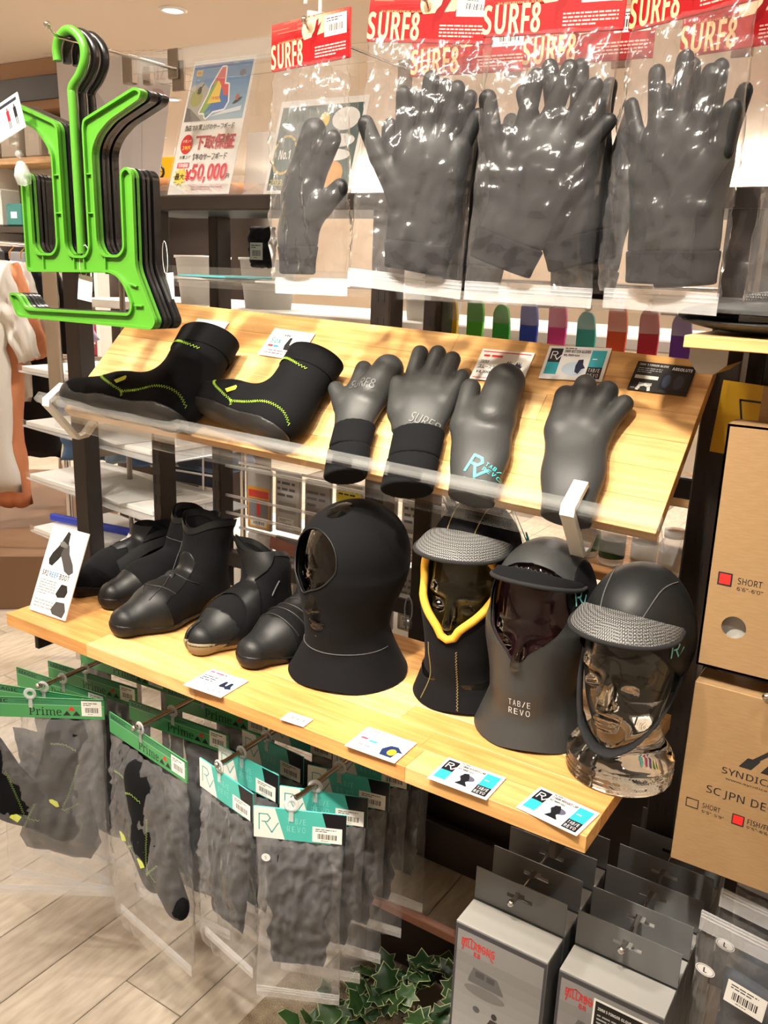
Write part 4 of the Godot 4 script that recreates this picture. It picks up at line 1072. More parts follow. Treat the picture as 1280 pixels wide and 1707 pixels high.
func hoods():
	var W := [at(-0.82, 0.851, -1.19, -6), at(-0.606, 0.851, -1.236, 4), at(-0.465, 0.851, -1.198, 2), at(-0.307, 0.851, -1.157, -4)]
	var big := Transform3D(Basis().scaled(V(0.97, 1.0, 0.96)), Vector3())
	glass_head("clear glass head inside the plain black hood, only its brow and nose showing", W[0] * at(0, 0.006, 0.016) * big)
	glass_head("clear glass head inside the visored hood with the yellow rim", W[1] * at(0, 0.018, 0.004) * big)
	glass_head("clear glass head inside the charcoal hood with the white lettering", W[2] * at(0, 0.002, 0.004) * big)
	glass_head("clear glass head on a round base wearing the open-faced cap", W[3])
	# 1: plain hood with a drop-shaped opening
	var h := thing("black_hood", "plain black neoprene hood with a drop-shaped face opening and a wide flared hem", "hood", W[0])
	var f := hood_shape(0.108, 0.0, 0.07, 1.16)
	var hole := face_hole(-0.008, 0.226, 0.05, 0.046, 0.052, 0.008, 0.22)
	part("shell", shell(f, hood_hole(hole), V(-0.118, -0.003, -0.125), V(0.118, 0.33, 0.13), 0.0045, 0.005), M.neoprene, h)
	var ring := face_ring(f, hole, Vector2(-0.008, 0.226))
	part("face_binding", B.new().tube(ring, 0.0016, 6, false), M.matte_rubber, h)
	var hem := PackedVector3Array()
	for i in 29: hem.append(onto(f, V(sin(deg_to_rad(-100 + i * 7.2)) * 0.08, 0.062, cos(deg_to_rad(-100 + i * 7.2)) * 0.08), 0.0004))
	part("hem_seam", B.new().tube(hem, 0.0009, 5, false), M.grey_thread, h)
	# 2: visored hood, yellow rim
	h = thing("visor_hood", "black hood with a mesh visor and a thick yellow rim round the face", "hood", W[1])
	f = hood_shape(0.09, 0.03, 0.066)
	hole = face_hole(0.0, 0.222, 0.064, 0.066, 0.076, 0.016)
	part("shell", shell(f, hood_hole(hole), V(-0.1, -0.003, -0.115), V(0.1, 0.36, 0.12), 0.0045, 0.004), M.neoprene, h)
	part("lining", shell(func(p): return f.call(p) + 0.0055, func(p): return minf(hole.call(p), p.y - 0.07), V(-0.1, 0.05, -0.115), V(0.1, 0.36, 0.12), 0.006, 0.001), mat("olive_lining", c8(96, 84, 34), 0.9), h)
	ring = face_ring(f, hole, Vector2(0, 0.222))
	part("yellow_rim", B.new().tube(ring, 0.0068, 10, false), M.ochre, h)
	var v := visor(0.306, 0.064, 0.026, 76.0, 0.072, 0.066)
	part("visor", v[0], M.mesh_cloth, h); part("visor_binding", v[1], M.black_cloth, h)
	for s in [-1, 1]:
		part("seam", seam(f, PackedVector3Array([V(0.026 * s, 0.29, 0.09), V(0.03 * s, 0.34, 0.03), V(0.03 * s, 0.34, -0.03)]), 0.0009, 0.0005), M.ochre_thread, h)
	part("seam", seam(f, PackedVector3Array([V(0.02, 0.11, 0.1), V(0.024, 0.06, 0.1), V(0.03, 0.01, 0.1)]), 0.0009, 0.0006, 0.0012), M.ochre_thread, h)
	part("seam", seam(f, PackedVector3Array([V(-0.045, 0.11, 0.08), V(-0.04, 0.06, 0.08), V(-0.05, 0.01, 0.08)]), 0.0009, 0.0006), M.ochre_thread, h)
	var loop := PackedVector3Array()
	for i in 17: loop.append(V(-0.078, 0.165, 0.052) + V(-0.006 - 0.007 * cos(TAU * i / 16), -0.012 + 0.022 * sin(TAU * i / 16), 0.01))
	var cord := part("draw_cord", B.new().tube(loop, 0.0014, 6, false), M.black_cloth, h)
	part("toggle", B.new().lathe(P2("0.0001,-0.01 0.005,-0.008 0.006,0 0.005,0.008 0.0001,0.01"), V(-0.083, 0.128, 0.062), 12), M.black_plastic, cord)
	# 3: charcoal smooth hood, white lettering
	h = thing("smooth_hood", "charcoal smooth-rubber hood with a short brim and white lettering on its neck", "hood", W[2])
	f = hood_shape(0.092, 0.0, 0.065)
	hole = face_hole(0.0, 0.226, 0.064, 0.06, 0.068, 0.014)
	part("shell", shell(f, hood_hole(hole), V(-0.1, -0.003, -0.115), V(0.1, 0.33, 0.12), 0.0045, 0.004), M.smooth_rubber, h)
	part("lining", shell(func(p): return f.call(p) + 0.0055, func(p): return minf(hole.call(p), p.y - 0.07), V(-0.1, 0.05, -0.115), V(0.1, 0.33, 0.12), 0.006, 0.001), mat("plum_lining", c8(74, 22, 40), 0.9), h)
	v = visor(0.284, 0.024, 0.008, 80.0, 0.071, 0.074)
	part("brim", v[0], M.neoprene, h); part("brim_binding", v[1], M.black_cloth, h)
	part("seam", seam(f, PackedVector3Array([V(-0.07, 0.25, 0.04), V(-0.04, 0.29, 0.07), V(0.0, 0.298, 0.08), V(0.04, 0.29, 0.07), V(0.07, 0.25, 0.04)]), 0.0014, 0.0004, 0.0018), M.black_cloth, h)
	part("side_panel", surface(func(p): return smax(f.call(p) - 0.001, p.distance_to(V(0.09, 0.24, -0.01)) - 0.062, 0.001), V(0.02, 0.17, -0.09), V(0.1, 0.33, 0.07), 0.0035), M.neoprene, h)
	var ink := Ink.new(self)
	tabie(ink, -0.018, -0.01, 0.036, 0.024, Color(0.8, 0.82, 0.82))
	part("lettering", drape(ink, f, at(0.005, 0.052, 0.02, 3, -14), 0.0006), M.ink, h)
	ink = Ink.new(self); rv_logo(ink, -0.012, -0.012, 0.024, Color(0.45, 0.75, 0.74), 0.1)
	part("logo", drape(ink, f, at(0.07, 0.245, 0.03, 58, 0), 0.002), M.ink, h)
	# 4: open-faced cap
	h = thing("surf_hat", "black smooth open-faced cap with a grey mesh visor and a chin strap", "cap", W[3])
	f = func(p): return ell(p, V(0, 0.222, -0.008), V(0.0745, 0.096, 0.092))
	var body := func(p): return smin(f.call(p), cap(p, V(0, 0.2, -0.02), V(0, 0.11, -0.03), 0.07, 0.056), 0.03)
	part("shell", shell(body, func(p): return (p.y - 0.17 - 0.86 * p.z) * 0.76, V(-0.1, 0.03, -0.115), V(0.1, 0.33, 0.11), 0.0045, 0.004), M.matte_rubber, h)
	v = visor(0.272, 0.046, 0.024, 78.0, 0.073, 0.076)
	part("visor", v[0], M.mesh_cloth, h); part("visor_binding", v[1], M.black_cloth, h)
	var strap := PackedVector3Array([V(-0.072, 0.175, -0.005), V(-0.064, 0.13, 0.02), V(-0.044, 0.088, 0.05), V(-0.018, 0.066, 0.066), V(0, 0.062, 0.069), V(0.018, 0.066, 0.066), V(0.044, 0.088, 0.05), V(0.064, 0.13, 0.02), V(0.072, 0.175, -0.005)])
	var rows := []
	for p in spline(strap, 6):
		var out := V(p.x, (p.y - 0.14) * 0.6, p.z).normalized()
		var w := V(0, 0.3, -1.0).normalized() * (0.009 if absf(p.x) < 0.045 else 0.006)
		rows.append(PackedVector3Array([p - w + out * 0.003, p + w + out * 0.003, p + w - out * 0.001, p - w - out * 0.001]))
	var sb := B.new(); sb.smooth(true); sb.grid(rows, true)
	part("chin_strap", sb, M.black_cloth, h)
	part("seam", seam(f, PackedVector3Array([V(0.03, 0.26, 0.08), V(0.04, 0.3, 0.03), V(0.045, 0.3, -0.02)]), 0.001, 0.0006), M.grey_thread, h)
	part("seam", seam(f, PackedVector3Array([V(-0.03, 0.26, 0.08), V(-0.035, 0.3, 0.03), V(-0.04, 0.3, -0.02)]), 0.001, 0.0006), M.grey_thread, h)
	ink = Ink.new(self); rv_logo(ink, -0.012, -0.012, 0.024, Color(0.45, 0.75, 0.74), 0.1)
	part("logo", drape(ink, f, at(0.06, 0.222, 0.02, 55, 0), 0.002), M.ink, h)

func film_bag(w: float, h: float, depth: float, sd: int, belly := 0.28, sheets := 2) -> B:   # a clear bag hanging from y = 0 to -h: two wrinkled sheets joined at the edges
	var nz := FastNoiseLite.new(); nz.seed = sd; nz.noise_type = FastNoiseLite.TYPE_SIMPLEX; nz.fractal_type = FastNoiseLite.FRACTAL_RIDGED; nz.frequency = 1.0; nz.fractal_octaves = 3
	var wv := FastNoiseLite.new(); wv.seed = sd + 50; wv.frequency = 1.0
	var b := B.new(); b.smooth(true)
	for side: int in ([1, -1] if sheets == 2 else [1]):
		var rows := []
		for i in 61:
			var t := i / 60.0
			var row := PackedVector3Array()
			for j in 31:
				var s := lerpf(-1, 1, j / 30.0)
				var e := sqrt(maxf(0.0, 1.0 - s * s * s * s)) * pow(sin(PI * clampf(t * 0.82 + 0.03, 0, 1)), 0.5)
				var y := -h * t
				var x := s * w / 2 * (1.0 - 0.05 * sin(PI * t) + 0.02 * wv.get_noise_2d(y * 14, s * 3 + sd))
				var fan_x := x * (1.0 + 1.2 * (1.0 - t))   # creases spread from the header
				var cr := nz.get_noise_2d(fan_x * 26.0, y * 5.0 + sd) * (0.0035 + 0.004 * (1.0 - t)) + nz.get_noise_2d(x * 9.0 + y * 16.0, x * 8.0 - y * 7.0) * 0.004
				var z := side * (depth * e * (0.72 + belly * t)) + (cr + 0.006 * wv.get_noise_2d(x * 22, y * 9)) * minf(1.0, e * 2.2) + 0.008 * wv.get_noise_2d(y * 6.0, sd) * t
				row.append(V(x, y, z))
			rows.append(row)
		if side < 0: rows.reverse()
		rows.reverse()
		b.grid(rows)
	return b
func bag_seal(w: float, h: float, tail: float) -> B:   # the flat tail under the zip, with the zip's ridges
	var b := B.new()
	b.box(V(w * 0.99, tail, 0.0008), V(0, -h - tail / 2 + 0.002, 0))
	for k in 3: b.box(V(w * 0.985, 0.0016, 0.002), V(0, -h + 0.003 - k * 0.005, 0))
	return b
func lump(w: float, h: float, t: float, sd: int) -> B:   # soft folded contents
	var wv := FastNoiseLite.new(); wv.seed = sd; wv.frequency = 1.0
	var b := B.new(); b.smooth(true)
	for side: int in [1, -1]:
		var rows := []
		for i in 23:
			var v := lerpf(1, -1, i / 22.0)
			var row := PackedVector3Array()
			for j in 15:
				var u := lerpf(-1, 1, j / 14.0)
				var e := pow(maxf(0.0, (1 - pow(absf(u), 4)) * (1 - pow(absf(v), 6))), 0.45)
				row.append(V(u * w / 2 * (0.84 + 0.22 * wv.get_noise_2d(v * 1.6, sd)), v * h / 2 * (0.97 + 0.05 * wv.get_noise_2d(u * 1.3, sd + 9)), side * e * t / 2 * (1 + 0.5 * wv.get_noise_2d(u * 1.5 + sd, v * 2.5))))
			rows.append(row)
		rows.reverse()
		if side < 0: rows.reverse()
		b.grid(rows)
	return b
func hang_tab(white := true) -> B:   # plastic hook over the rod, above a header
	var b := B.new()
	if white:
		var p := PackedVector3Array()
		for i in 13: p.append(V(0.0, 0.018 + 0.011 * sin(PI * i / 12), 0.0) + V(-0.011 * cos(PI * i / 12), 0, 0))
		p.append(V(0.011, -0.004, 0)); p.insert(0, V(-0.0115, 0.008, 0))
		b.tube(p, 0.0032, 8)
		b.smooth(false); b.box(V(0.03, 0.008, 0.004), V(0.006, -0.004, 0), 0.001)
	else:
		b.lathe(P2("0.0055,-0.0008 0.013,-0.0008 0.013,0.0008 0.0055,0.0008 0.0055,-0.0008"), V(0, 0.0, 0), 20, Basis(V(1, 0, 0), PI / 2))
		b.smooth(false); b.box(V(0.008, 0.022, 0.0014), V(0, -0.02, 0), 0.0004)
	return b
func rod_hook(label: String, x: float, y: float, z0: float, z1: float, r := 0.003, group := "") -> Node3D:
	var o := thing("display_hook", label, "hook", at(x, y, 0), group)
	var tip := V(0, 0.012 if r < 0.0035 else 0.004, z1)
	part("rod", B.new().tube(PackedVector3Array([V(0, 0, z0), V(0, 0, z1 - 0.02), V(0, 0.002, z1 - 0.01), tip]), r, 10), M.chrome, o)
	part("ball_tip", B.new().lathe(P2("0.0001,-0.006 0.0042,-0.0042 0.006,0 0.0042,0.0042 0.0001,0.006"), tip, 14), M.chrome, o)
	part("back_plate", B.new().box(V(0.03, 0.05, 0.006), V(0, -0.01, z0), 0.001), M.steel, o)
	return o

func header_surf(k: Ink, w: float, h: float, sd: int, sticker := true):
	var r := RandomNumberGenerator.new(); r.seed = sd
	for i in 16:   # streaky sunset sky
		var t := i / 16.0
		k.rect(-w / 2, h * (0.5 - 0.45 * t) - h * 0.03, w, h * 0.03, Color(0.74 - 0.08 * t, 0.3 - 0.2 * t, 0.28 - 0.16 * t))
		k.rect(r.randf_range(-w / 2, 0), h * (0.48 - 0.42 * t), r.randf_range(0.1, 0.45) * w, h * 0.018, Color(0.82, 0.45, 0.38) if i < 9 else Color(0.62, 0.1, 0.13))
	k.oval(w * 0.02, h * 0.22, w * 0.11, h * 0.27, Color(0.93, 0.84, 0.68))
	for i in 7: k.rect(w * (0.08 + 0.05 * i), h * (0.06 + 0.03 * (i % 3)), w * 0.06, h * (0.42 - 0.03 * (i % 3)), Color(0.93, 0.8 - 0.07 * i, 0.66 - 0.06 * i))
	k.poly(PackedVector2Array([Vector2(-w * 0.5, -h * 0.49), Vector2(w * 0.5, -h * 0.49), Vector2(w * 0.5, h * 0.02), Vector2(w * 0.2, h * 0.1), Vector2(-w * 0.1, h * 0.02), Vector2(-w * 0.5, h * 0.06)]), Color(0.64, 0.1, 0.13))
	k.poly(P2("0.02,-0.02 0.06,0.06 0.1,0.1 0.13,0.2 0.17,0.22 0.16,0.14 0.22,0.18 0.15,0.06 0.12,-0.02 0.06,-0.06 0.03,-0.2", w * 0.75), Color(0.56, 0.07, 0.1))
	k.text("SURF8", -w * 0.5, -h * 0.46, h * 0.52, Color(0.94, 0.82, 0.6), w * 0.42, true)
	k.text("SURFRIDER SUPPLY", -w * 0.4, h * 0.06, h * 0.035, Color(0.9, 0.7, 0.5), w * 0.4)
	k.greek(w * 0.08, -h * 0.4, w * 0.38, h * 0.26, 4, Color(0.95, 0.75, 0.7), sd)
	if sticker: k.barcode(w * 0.2, h * 0.0, w * 0.27, h * 0.42)

func hand(x: float) -> Callable:   # a neoprene glove as it hangs in its bag; x: how far the thumb stands off
	return func(p): return slab_hand(p, 0.0, [[V(0.02, -0.32, 0), V(0.02, -0.25, 0), 0.045, 0.044], [V(0.02, -0.25, 0), V(0.024, -0.165, 0), 0.044, 0.056]],
		[[V(-0.012, -0.15, 0), V(-0.022, -0.066, 0.004), 0.0145, 0.0115], [V(0.014, -0.135, 0.002), V(0.016, -0.046, 0.004), 0.0145, 0.0118], [V(0.04, -0.14, 0.002), V(0.054, -0.056, 0), 0.0142, 0.0115], [V(0.062, -0.155, 0), V(0.087, -0.088, -0.003), 0.013, 0.0105], [V(-0.014, -0.2, 0.002), V(-0.05, -0.15, 0.006), 0.018, 0.014], [V(-0.05, -0.15, 0.006), V(x, -0.108, 0.008), 0.014, 0.0125]], 2.2, 0.012)

func hanging_gloves():
	var BX := [-0.885, -0.68, -0.5, -0.325, -0.14]
	# the clear rail the hooks hang from
	var rail := thing("acrylic_rail", "clear acrylic rail on top of the rack carrying the hooks of the bagged gloves", "rail", at(-0.65, 1.92, -1.41))
	part("bar", B.new().box(V(1.82, 0.032, 0.008), Vector3(), 0.001), M.acrylic, rail)
	for x in [-0.93, -0.29, 0.35]: part("upright", B.new().box(V(0.03, 0.26, 0.006), V(x, -0.115, -0.008), 0.001), M.acrylic, rail)
	for i in 2: part("clip", B.new().box(V(0.022, 0.036, 0.014), V(-0.87 + i * 0.09, 0.002, 0.004), 0.002), M.steel, rail)
	for i in 5: rod_hook("thin chrome hook holding the " + ["single bagged mitten at the left", "second bagged gloves from the left", "third bagged gloves from the left", "fourth bagged gloves from the left", "bagged gloves cut off at the right edge"][i], BX[i], 1.892 if i else 1.886, -1.41, -1.125, 0.0022, "chrome hooks of the bagged gloves")
	# gloves: one mitten and one hand shape, each a body with a knitted cuff
	var mit := func(p): return slab_hand(p, 0.0, [[V(-0.03, -0.33, 0), V(-0.028, -0.24, 0), 0.037, 0.039], [V(-0.028, -0.24, 0), V(-0.016, -0.17, 0), 0.041, 0.04]],
		[[V(-0.026, -0.185, 0), V(0.008, -0.094, 0), 0.033, 0.023], [V(0.004, -0.17, 0), V(0.05, -0.106, 0.002), 0.017, 0.0145], [V(-0.008, -0.222, 0), V(0.03, -0.2, 0.004), 0.022, 0.0185], [V(0.03, -0.2, 0.004), V(0.068, -0.176, 0.006), 0.0185, 0.0145]], 2.0, 0.012)
	var hd: Callable = hand(-0.074)
	var hd2: Callable = hand(-0.056)
	var above := func(f: Callable, y: float) -> Callable: return func(p): return smax(f.call(p), y - p.y, 0.002)
	var below := func(f: Callable, y: float, y0: float) -> Callable: return func(p): return smax(smax(f.call(p) - 0.0015, p.y - y, 0.003), y0 - p.y, 0.004)
	var mk := [surface(above.call(mit, -0.26), V(-0.075, -0.27, -0.04), V(0.095, -0.06, 0.04), 0.0035), surface(below.call(mit, -0.258, -0.302), V(-0.075, -0.35, -0.04), V(0.03, -0.24, 0.04), 0.003)]
	var hk := [surface(above.call(hd, -0.262), V(-0.1, -0.28, -0.04), V(0.11, -0.03, 0.04), 0.0035), surface(below.call(hd, -0.26, -0.3), V(-0.04, -0.34, -0.035), V(0.08, -0.24, 0.035), 0.003)]
	var h2 := [surface(above.call(hd2, -0.262), V(-0.1, -0.28, -0.04), V(0.11, -0.03, 0.04), 0.0036), hk[1]]
	var put := func(kind: Array, label: String, T: Transform3D) -> void:
		var g := thing("bagged_glove", label, "glove", T * Transform3D(Basis().scaled(V(1, 1, 0.7)), Vector3()))
		part("hand", kind[0], M.matte_rubber, g); part("cuff", kind[1], M.neoprene, g)
	var W := [at(BX[0], 1.845, -1.14, -8, 0, 1), at(BX[1], 1.856, -1.14, 12, 0, -4), at(BX[2], 1.85, -1.14, 8, 0, -1), at(BX[3], 1.85, -1.135, -24, 0, 0), at(BX[4], 1.835, -1.15, -5, 0, 0)]
	var flip := Transform3D(Basis(V(-1, 0, 0), V(0, 1, 0), V(0, 0, -1)), Vector3())
	put.call(mk, "charcoal bagged three-finger mitten hanging alone in the leftmost clear bag", W[0] * at(0, -0.006, 0.0))
	put.call(hk, "charcoal bagged glove with its thumb to the left, front one in the second bag", W[1] * at(-0.002, -0.006, 0.01))
	put.call(h2, "black bagged glove behind the other one in the second bag", W[1] * at(0.012, -0.008, -0.022, 0, 0, -4) )
	put.call(hk, "charcoal bagged glove leaning left across its pair in the third bag", W[2] * at(0.03, 0.0, 0.01, 0, 0, -17))
	put.call(h2, "black bagged glove leaning right beneath its pair in the third bag", W[2] * at(-0.03, 0.0, -0.022, 0, 0, 15) )
	put.call(h2, "charcoal bagged glove with its thumb to the right, in the fourth bag", W[3] * at(0.022, -0.006, 0.01) * flip)
	put.call(hk, "black bagged glove at the left of its pair in the fourth bag", W[3] * at(-0.025, -0.01, -0.022, 0, 0, 5))
	# bags
	var nm := ["clear glove bag with a red header holding one mitten, leftmost of the hanging row", "clear glove bag with a red header, second from the left in the hanging row", "clear glove bag with a red header, third in the hanging row with crossed gloves", "clear glove bag with a turned red header, fourth in the hanging row", "clear glove bag with a red header cut off by the right edge of the photo"]
	var ww := [0.165, 0.182, 0.182, 0.182, 0.18]
	for i in 5:
		var b := thing("glove_bag", nm[i], "bag", W[i], "")
		var w: float = ww[i]
		part("film", film_bag(w * 0.99, 0.315, 0.036 if i == 0 else 0.046, 10 + i * 7), M.film, b, at(0, -0.002, 0))
		part("zip_tail", bag_seal(w, 0.315, 0.024), M.film_seal, b, at(0, -0.002, 0))
		var h := part("header", B.new().box(V(w, 0.066, 0.004), V(0, 0.028, 0), 0.0008), M.header_red, b)
		var k := Ink.new(self); k.z = 0.0022
		header_surf(k, w, 0.066, 3 + i, i != 3)
		part("print", k, M.gloss_ink, h, at(0, 0.028, 0))
		part("hang_tab", hang_tab(), M.white_plastic, b, at(0.004, 0.068, -0.002, 60))
		if i == 2 or i == 1:
			var st := B.new().box(V(0.05, 0.026, 0.0006), Vector3(), 0.0002)
			var s := part("price_sticker", st, M.paper, b, at(w * 0.34, 0.042, 0.0034, 0, 0, -4))
			k = Ink.new(self); k.z = 0.0005; k.barcode(-0.022, -0.011, 0.044, 0.022); part("print", k, M.ink, s)
	# packs further back on the same hooks: only their headers and films show
	for i in [1, 2, 3]:
		var T: Transform3D = at(BX[i] + (0.012 if i < 3 else 0.045), 1.842, -1.235, [8, 4, -14][i - 1])
		var b := thing("glove_bag", "glove bag behind the " + ["second", "third", "fourth"][i - 1] + " bag, its red header showing below", "bag", T)
		part("film", film_bag(0.178, 0.315, 0.032, 60 + i, 0.28, 1), M.film, b)
		part("zip_tail", bag_seal(0.178, 0.315, 0.024), M.film_seal, b)
		part("header", B.new().box(V(0.18, 0.066, 0.003), V(0, 0.02, 0), 0.0008), M.header_red, b)
		var k := Ink.new(self); k.z = 0.0018; header_surf(k, 0.18, 0.066, 30 + i); part("print", k, M.gloss_ink, b, at(0, 0.02, 0))
		part("hang_tab", hang_tab(), M.white_plastic, b, at(0.0, 0.058, -0.002, 60))
		if i < 3: put.call(h2, "black bagged glove hanging in the rear bag behind the " + ["second", "third", "fourth"][i - 1] + " bag", T * at(0.02, -0.02, 0.0, 0, 0, -3))

func hangers():
	var px := "-1.396,1.522 -1.181,1.528 -1.161,1.522 -1.145,1.507 -1.131,1.478 -1.138,1.465 -1.406,1.459 -1.428,1.484 -1.455,1.484 -1.433,1.442 -1.085,1.442 -1.075,1.455 -1.117,1.536 -1.117,1.680 -1.131,1.690 -1.145,1.681 -1.145,1.566 -1.157,1.556 -1.194,1.556 -1.206,1.572 -1.208,1.715 -1.194,1.737 -1.165,1.757 -1.095,1.783 -1.090,1.794 -1.104,1.801 -1.225,1.762 -1.229,1.750 -1.228,1.566 -1.238,1.553 -1.274,1.553 -1.287,1.566 -1.289,1.752 -1.297,1.762 -1.405,1.798 -1.42,1.79 -1.415,1.778 -1.345,1.752 -1.322,1.730 -1.310,1.712 -1.310,1.568 -1.322,1.555 -1.363,1.555 -1.373,1.566 -1.373,1.680 -1.384,1.688 -1.395,1.680"
	var c := Vector2(-1.257, 1.62)
	var poly := PackedVector2Array()
	for p in P2(px): poly.append(p - c)
	poly = round_poly(poly, 0.012, 4)
	if Geometry2D.is_polygon_clockwise(poly): poly.reverse()
	var inner: PackedVector2Array = Geometry2D.offset_polygon(poly, -0.0042, Geometry2D.JOIN_ROUND)[0]
	var b := B.new()
	b.prism(poly, -0.0018, 0.0018)
	var web := b.mesh()
	var rim := B.new(); rim.smooth(false)
	for loop in [[poly, 1.0], [inner, -1.0]]:
		var L: PackedVector2Array = loop[0]
		for i in L.size():
			var p := L[i]; var q := L[(i + 1) % L.size()]
			var lo := -0.0075; var hi := 0.0075
			if loop[1] > 0: rim.quad(V(p.x, p.y, lo), V(q.x, q.y, lo), V(q.x, q.y, hi), V(p.x, p.y, hi))
			else: rim.quad(V(q.x, q.y, lo), V(p.x, p.y, lo), V(p.x, p.y, hi), V(q.x, q.y, hi))
	for z: float in [-0.0075, 0.0075]:   # the faces of the rim
		for i in poly.size():
			var p := poly[i]; var q := poly[(i + 1) % poly.size()]
			var pi_ := Geometry2D.get_closest_point_to_segment(p, p, p); var a := near(inner, p); var d := near(inner, q)
			if z > 0: rim.quad(V(p.x, p.y, z), V(q.x, q.y, z), V(d.x, d.y, z), V(a.x, a.y, z))
			else: rim.quad(V(q.x, q.y, z), V(p.x, p.y, z), V(a.x, a.y, z), V(d.x, d.y, z))
	var rm := rim.mesh()
	var hook := PackedVector3Array()
	for p in P2("-1.254,1.556 -1.255,1.65 -1.256,1.787 -1.256,1.810 -1.235,1.829 -1.222,1.850 -1.224,1.872 -1.241,1.889 -1.261,1.894 -1.280,1.885 -1.288,1.870 -1.287,1.852"): hook.append(V(p.x - c.x, p.y - c.y, 0))
	hook = spline(hook, 5)
	var hm := B.new().tube(hook, 0.0072, 12).mesh()
	var ribs := B.new()
	var rib_mesh := B.new().box(V(0.0024, 0.03, 0.013), Vector3(), 0.0004).mesh()
	for i in 3:
		var m: Material = M.green_plastic if i == 0 else M.black_plastic
		var o := thing("wetsuit_hanger", ["bright green plastic wetsuit hanger with a round hook, in front of two black ones", "black plastic wetsuit hanger directly behind the green one", "black plastic wetsuit hanger rearmost behind the green one"][i], "hanger", at(c.x, c.y, -1.0 - i * 0.019, i * 1.0))
		part("web", web, m, o); part("rim", rm, m, o); part("hook", hm, m, o)
		if i == 0:
			for r in [[-1.35, 1.54, 0], [-1.268, 1.54, 0], [-1.243, 1.54, 0], [-1.19, 1.54, 0], [-1.299, 1.68, 90], [-1.297, 1.62, 90], [-1.218, 1.68, 90], [-1.217, 1.62, 90], [-1.127, 1.51, 78], [-1.116, 1.478, 90]]:
				part("rib", rib_mesh, m, o, at(r[0] - c.x, r[1] - c.y, 0, 0, 0, r[2]) * Transform3D(Basis().scaled(V(1, 0.62 if r[2] else 1.0, 1)), Vector3()))
	rod_hook("chrome hook at the left end of the rail holding the three wetsuit hangers", -1.262, 1.882, -1.24, -0.965, 0.003)
	for i in 2:
		var t := thing("price_tag", ["white folded price tag hanging below the green hanger", "small white price tag hanging beside the black hangers"][i], "tag", [at(-1.255, 1.5, -1.004, 10, 0, -8), at(-1.1, 1.51, -1.05, -20, 0, 4)][i])
		part("paper", B.new().box(V(0.03, 0.042, 0.0008), Vector3(), 0.0002), M.paper, t)
		var l := PackedVector3Array()
		for k in 13: l.append(V(0.01 * cos(TAU * k / 12), 0.045 + 0.026 * sin(TAU * k / 12), 0.006))
		part("loop", B.new().tube(l, 0.0005, 5, false), M.white_plastic, t)
	var card := thing("clipped_card", "small laminated card with two figures, clipped to the green hanger", "card", at(-1.385, 1.764, -0.965, 0, 0, 17))
	part("sheet", B.new().box(V(0.095, 0.056, 0.0015), Vector3(), 0.0003), M.paper, card)
	var k := Ink.new(self); k.z = 0.001
	k.rect(-0.046, -0.027, 0.092, 0.054, Color(0.86, 0.88, 0.88)); k.rect(-0.046, 0.018, 0.088, 0.005, Color(0.16, 0.18, 0.22)); k.rect(-0.046, -0.027, 0.05, 0.042, Color(0.62, 0.74, 0.78))
	for i in 2:
		var x := 0.012 + i * 0.02
		k.oval(x, 0.012, 0.002, 0.003, Color(0.4, 0.3, 0.26)); k.rect(x - 0.004, -0.006, 0.008, 0.016, Color(0.75, 0.15, 0.2) if i == 0 else INK); k.rect(x - 0.003, -0.018, 0.002, 0.012, INK); k.rect(x + 0.001, -0.018, 0.002, 0.012, INK)
	part("print", k, M.gloss_ink, card)
	var clip := thing("card_clip", "clear plastic clip with ball joint holding the laminated card on the green hanger", "clip", at(-1.378, 1.70, -0.985))
	part("jaw", B.new().lathe(P2("0.0001,-0.026 0.011,-0.022 0.014,-0.008 0.01,0.006 0.006,0.014 0.0001,0.016"), V(0, -0.012, 0), 14, Basis(V(0, 0, 1), 0.2)), M.frosted, clip)
	part("ball_joint", B.new().lathe(P2("0.0001,-0.007 0.005,-0.005 0.007,0 0.005,0.005 0.0001,0.007"), V(-0.004, 0.014, 0), 14), M.frosted, clip)
	part("grip", B.new().box(V(0.022, 0.014, 0.006), V(-0.002, 0.032, 0.01), 0.002), M.frosted, clip)
func near(L: PackedVector2Array, p: Vector2) -> Vector2:
	var best := L[0]
	var d := 1e9
	for i in L.size():
		var q := Geometry2D.get_closest_point_to_segment(p, L[i], L[(i + 1) % L.size()])
		if q.distance_squared_to(p) < d: d = q.distance_squared_to(p); best = q
	return best

func header_magic(k: Ink, w: float, h: float, sd: int):
	k.rect(-w / 2, -h / 2, w, h, Color(0.27, 0.58, 0.35)); k.rect(-w / 2, h * 0.18, w, h * 0.32, Color(0.2, 0.5, 0.33)); k.rect(-w / 2, h * 0.16, w, h * 0.02, Color(0.6, 0.78, 0.62)); k.rect(-w / 2, h * 0.46, w, h * 0.04, Color(0.1, 0.2, 0.14))
	k.text("MAGIC", -w * 0.47, h * 0.24, h * 0.17, Color(0.04, 0.07, 0.05), w * 0.21, true); k.text("JAPAN PREMIUM QUALITY", -w * 0.2, h * 0.28, h * 0.09, Color(0.1, 0.24, 0.16), w * 0.3, false, "Droid Serif")
	k.text("Prime", -w * 0.1, -h * 0.36, h * 0.42, Color(0.06, 0.1, 0.07), w * 0.26, false, "Droid Serif")
	for i in 2: k.poly(PackedVector2Array([Vector2(w * (0.17 + i * 0.075), -h * 0.34), Vector2(w * (0.235 + i * 0.075), -h * 0.34), Vector2(w * (0.203 + i * 0.075), -h * 0.1)]), INK)
	k.poly(PackedVector2Array([Vector2(w * 0.21, -h * 0.08), Vector2(w * 0.27, -h * 0.08), Vector2(w * 0.24, h * 0.13)]), Color(0.8, 0.14, 0.14))
	k.barcode(w * 0.32, -h * 0.34, w * 0.16, h * 0.76)
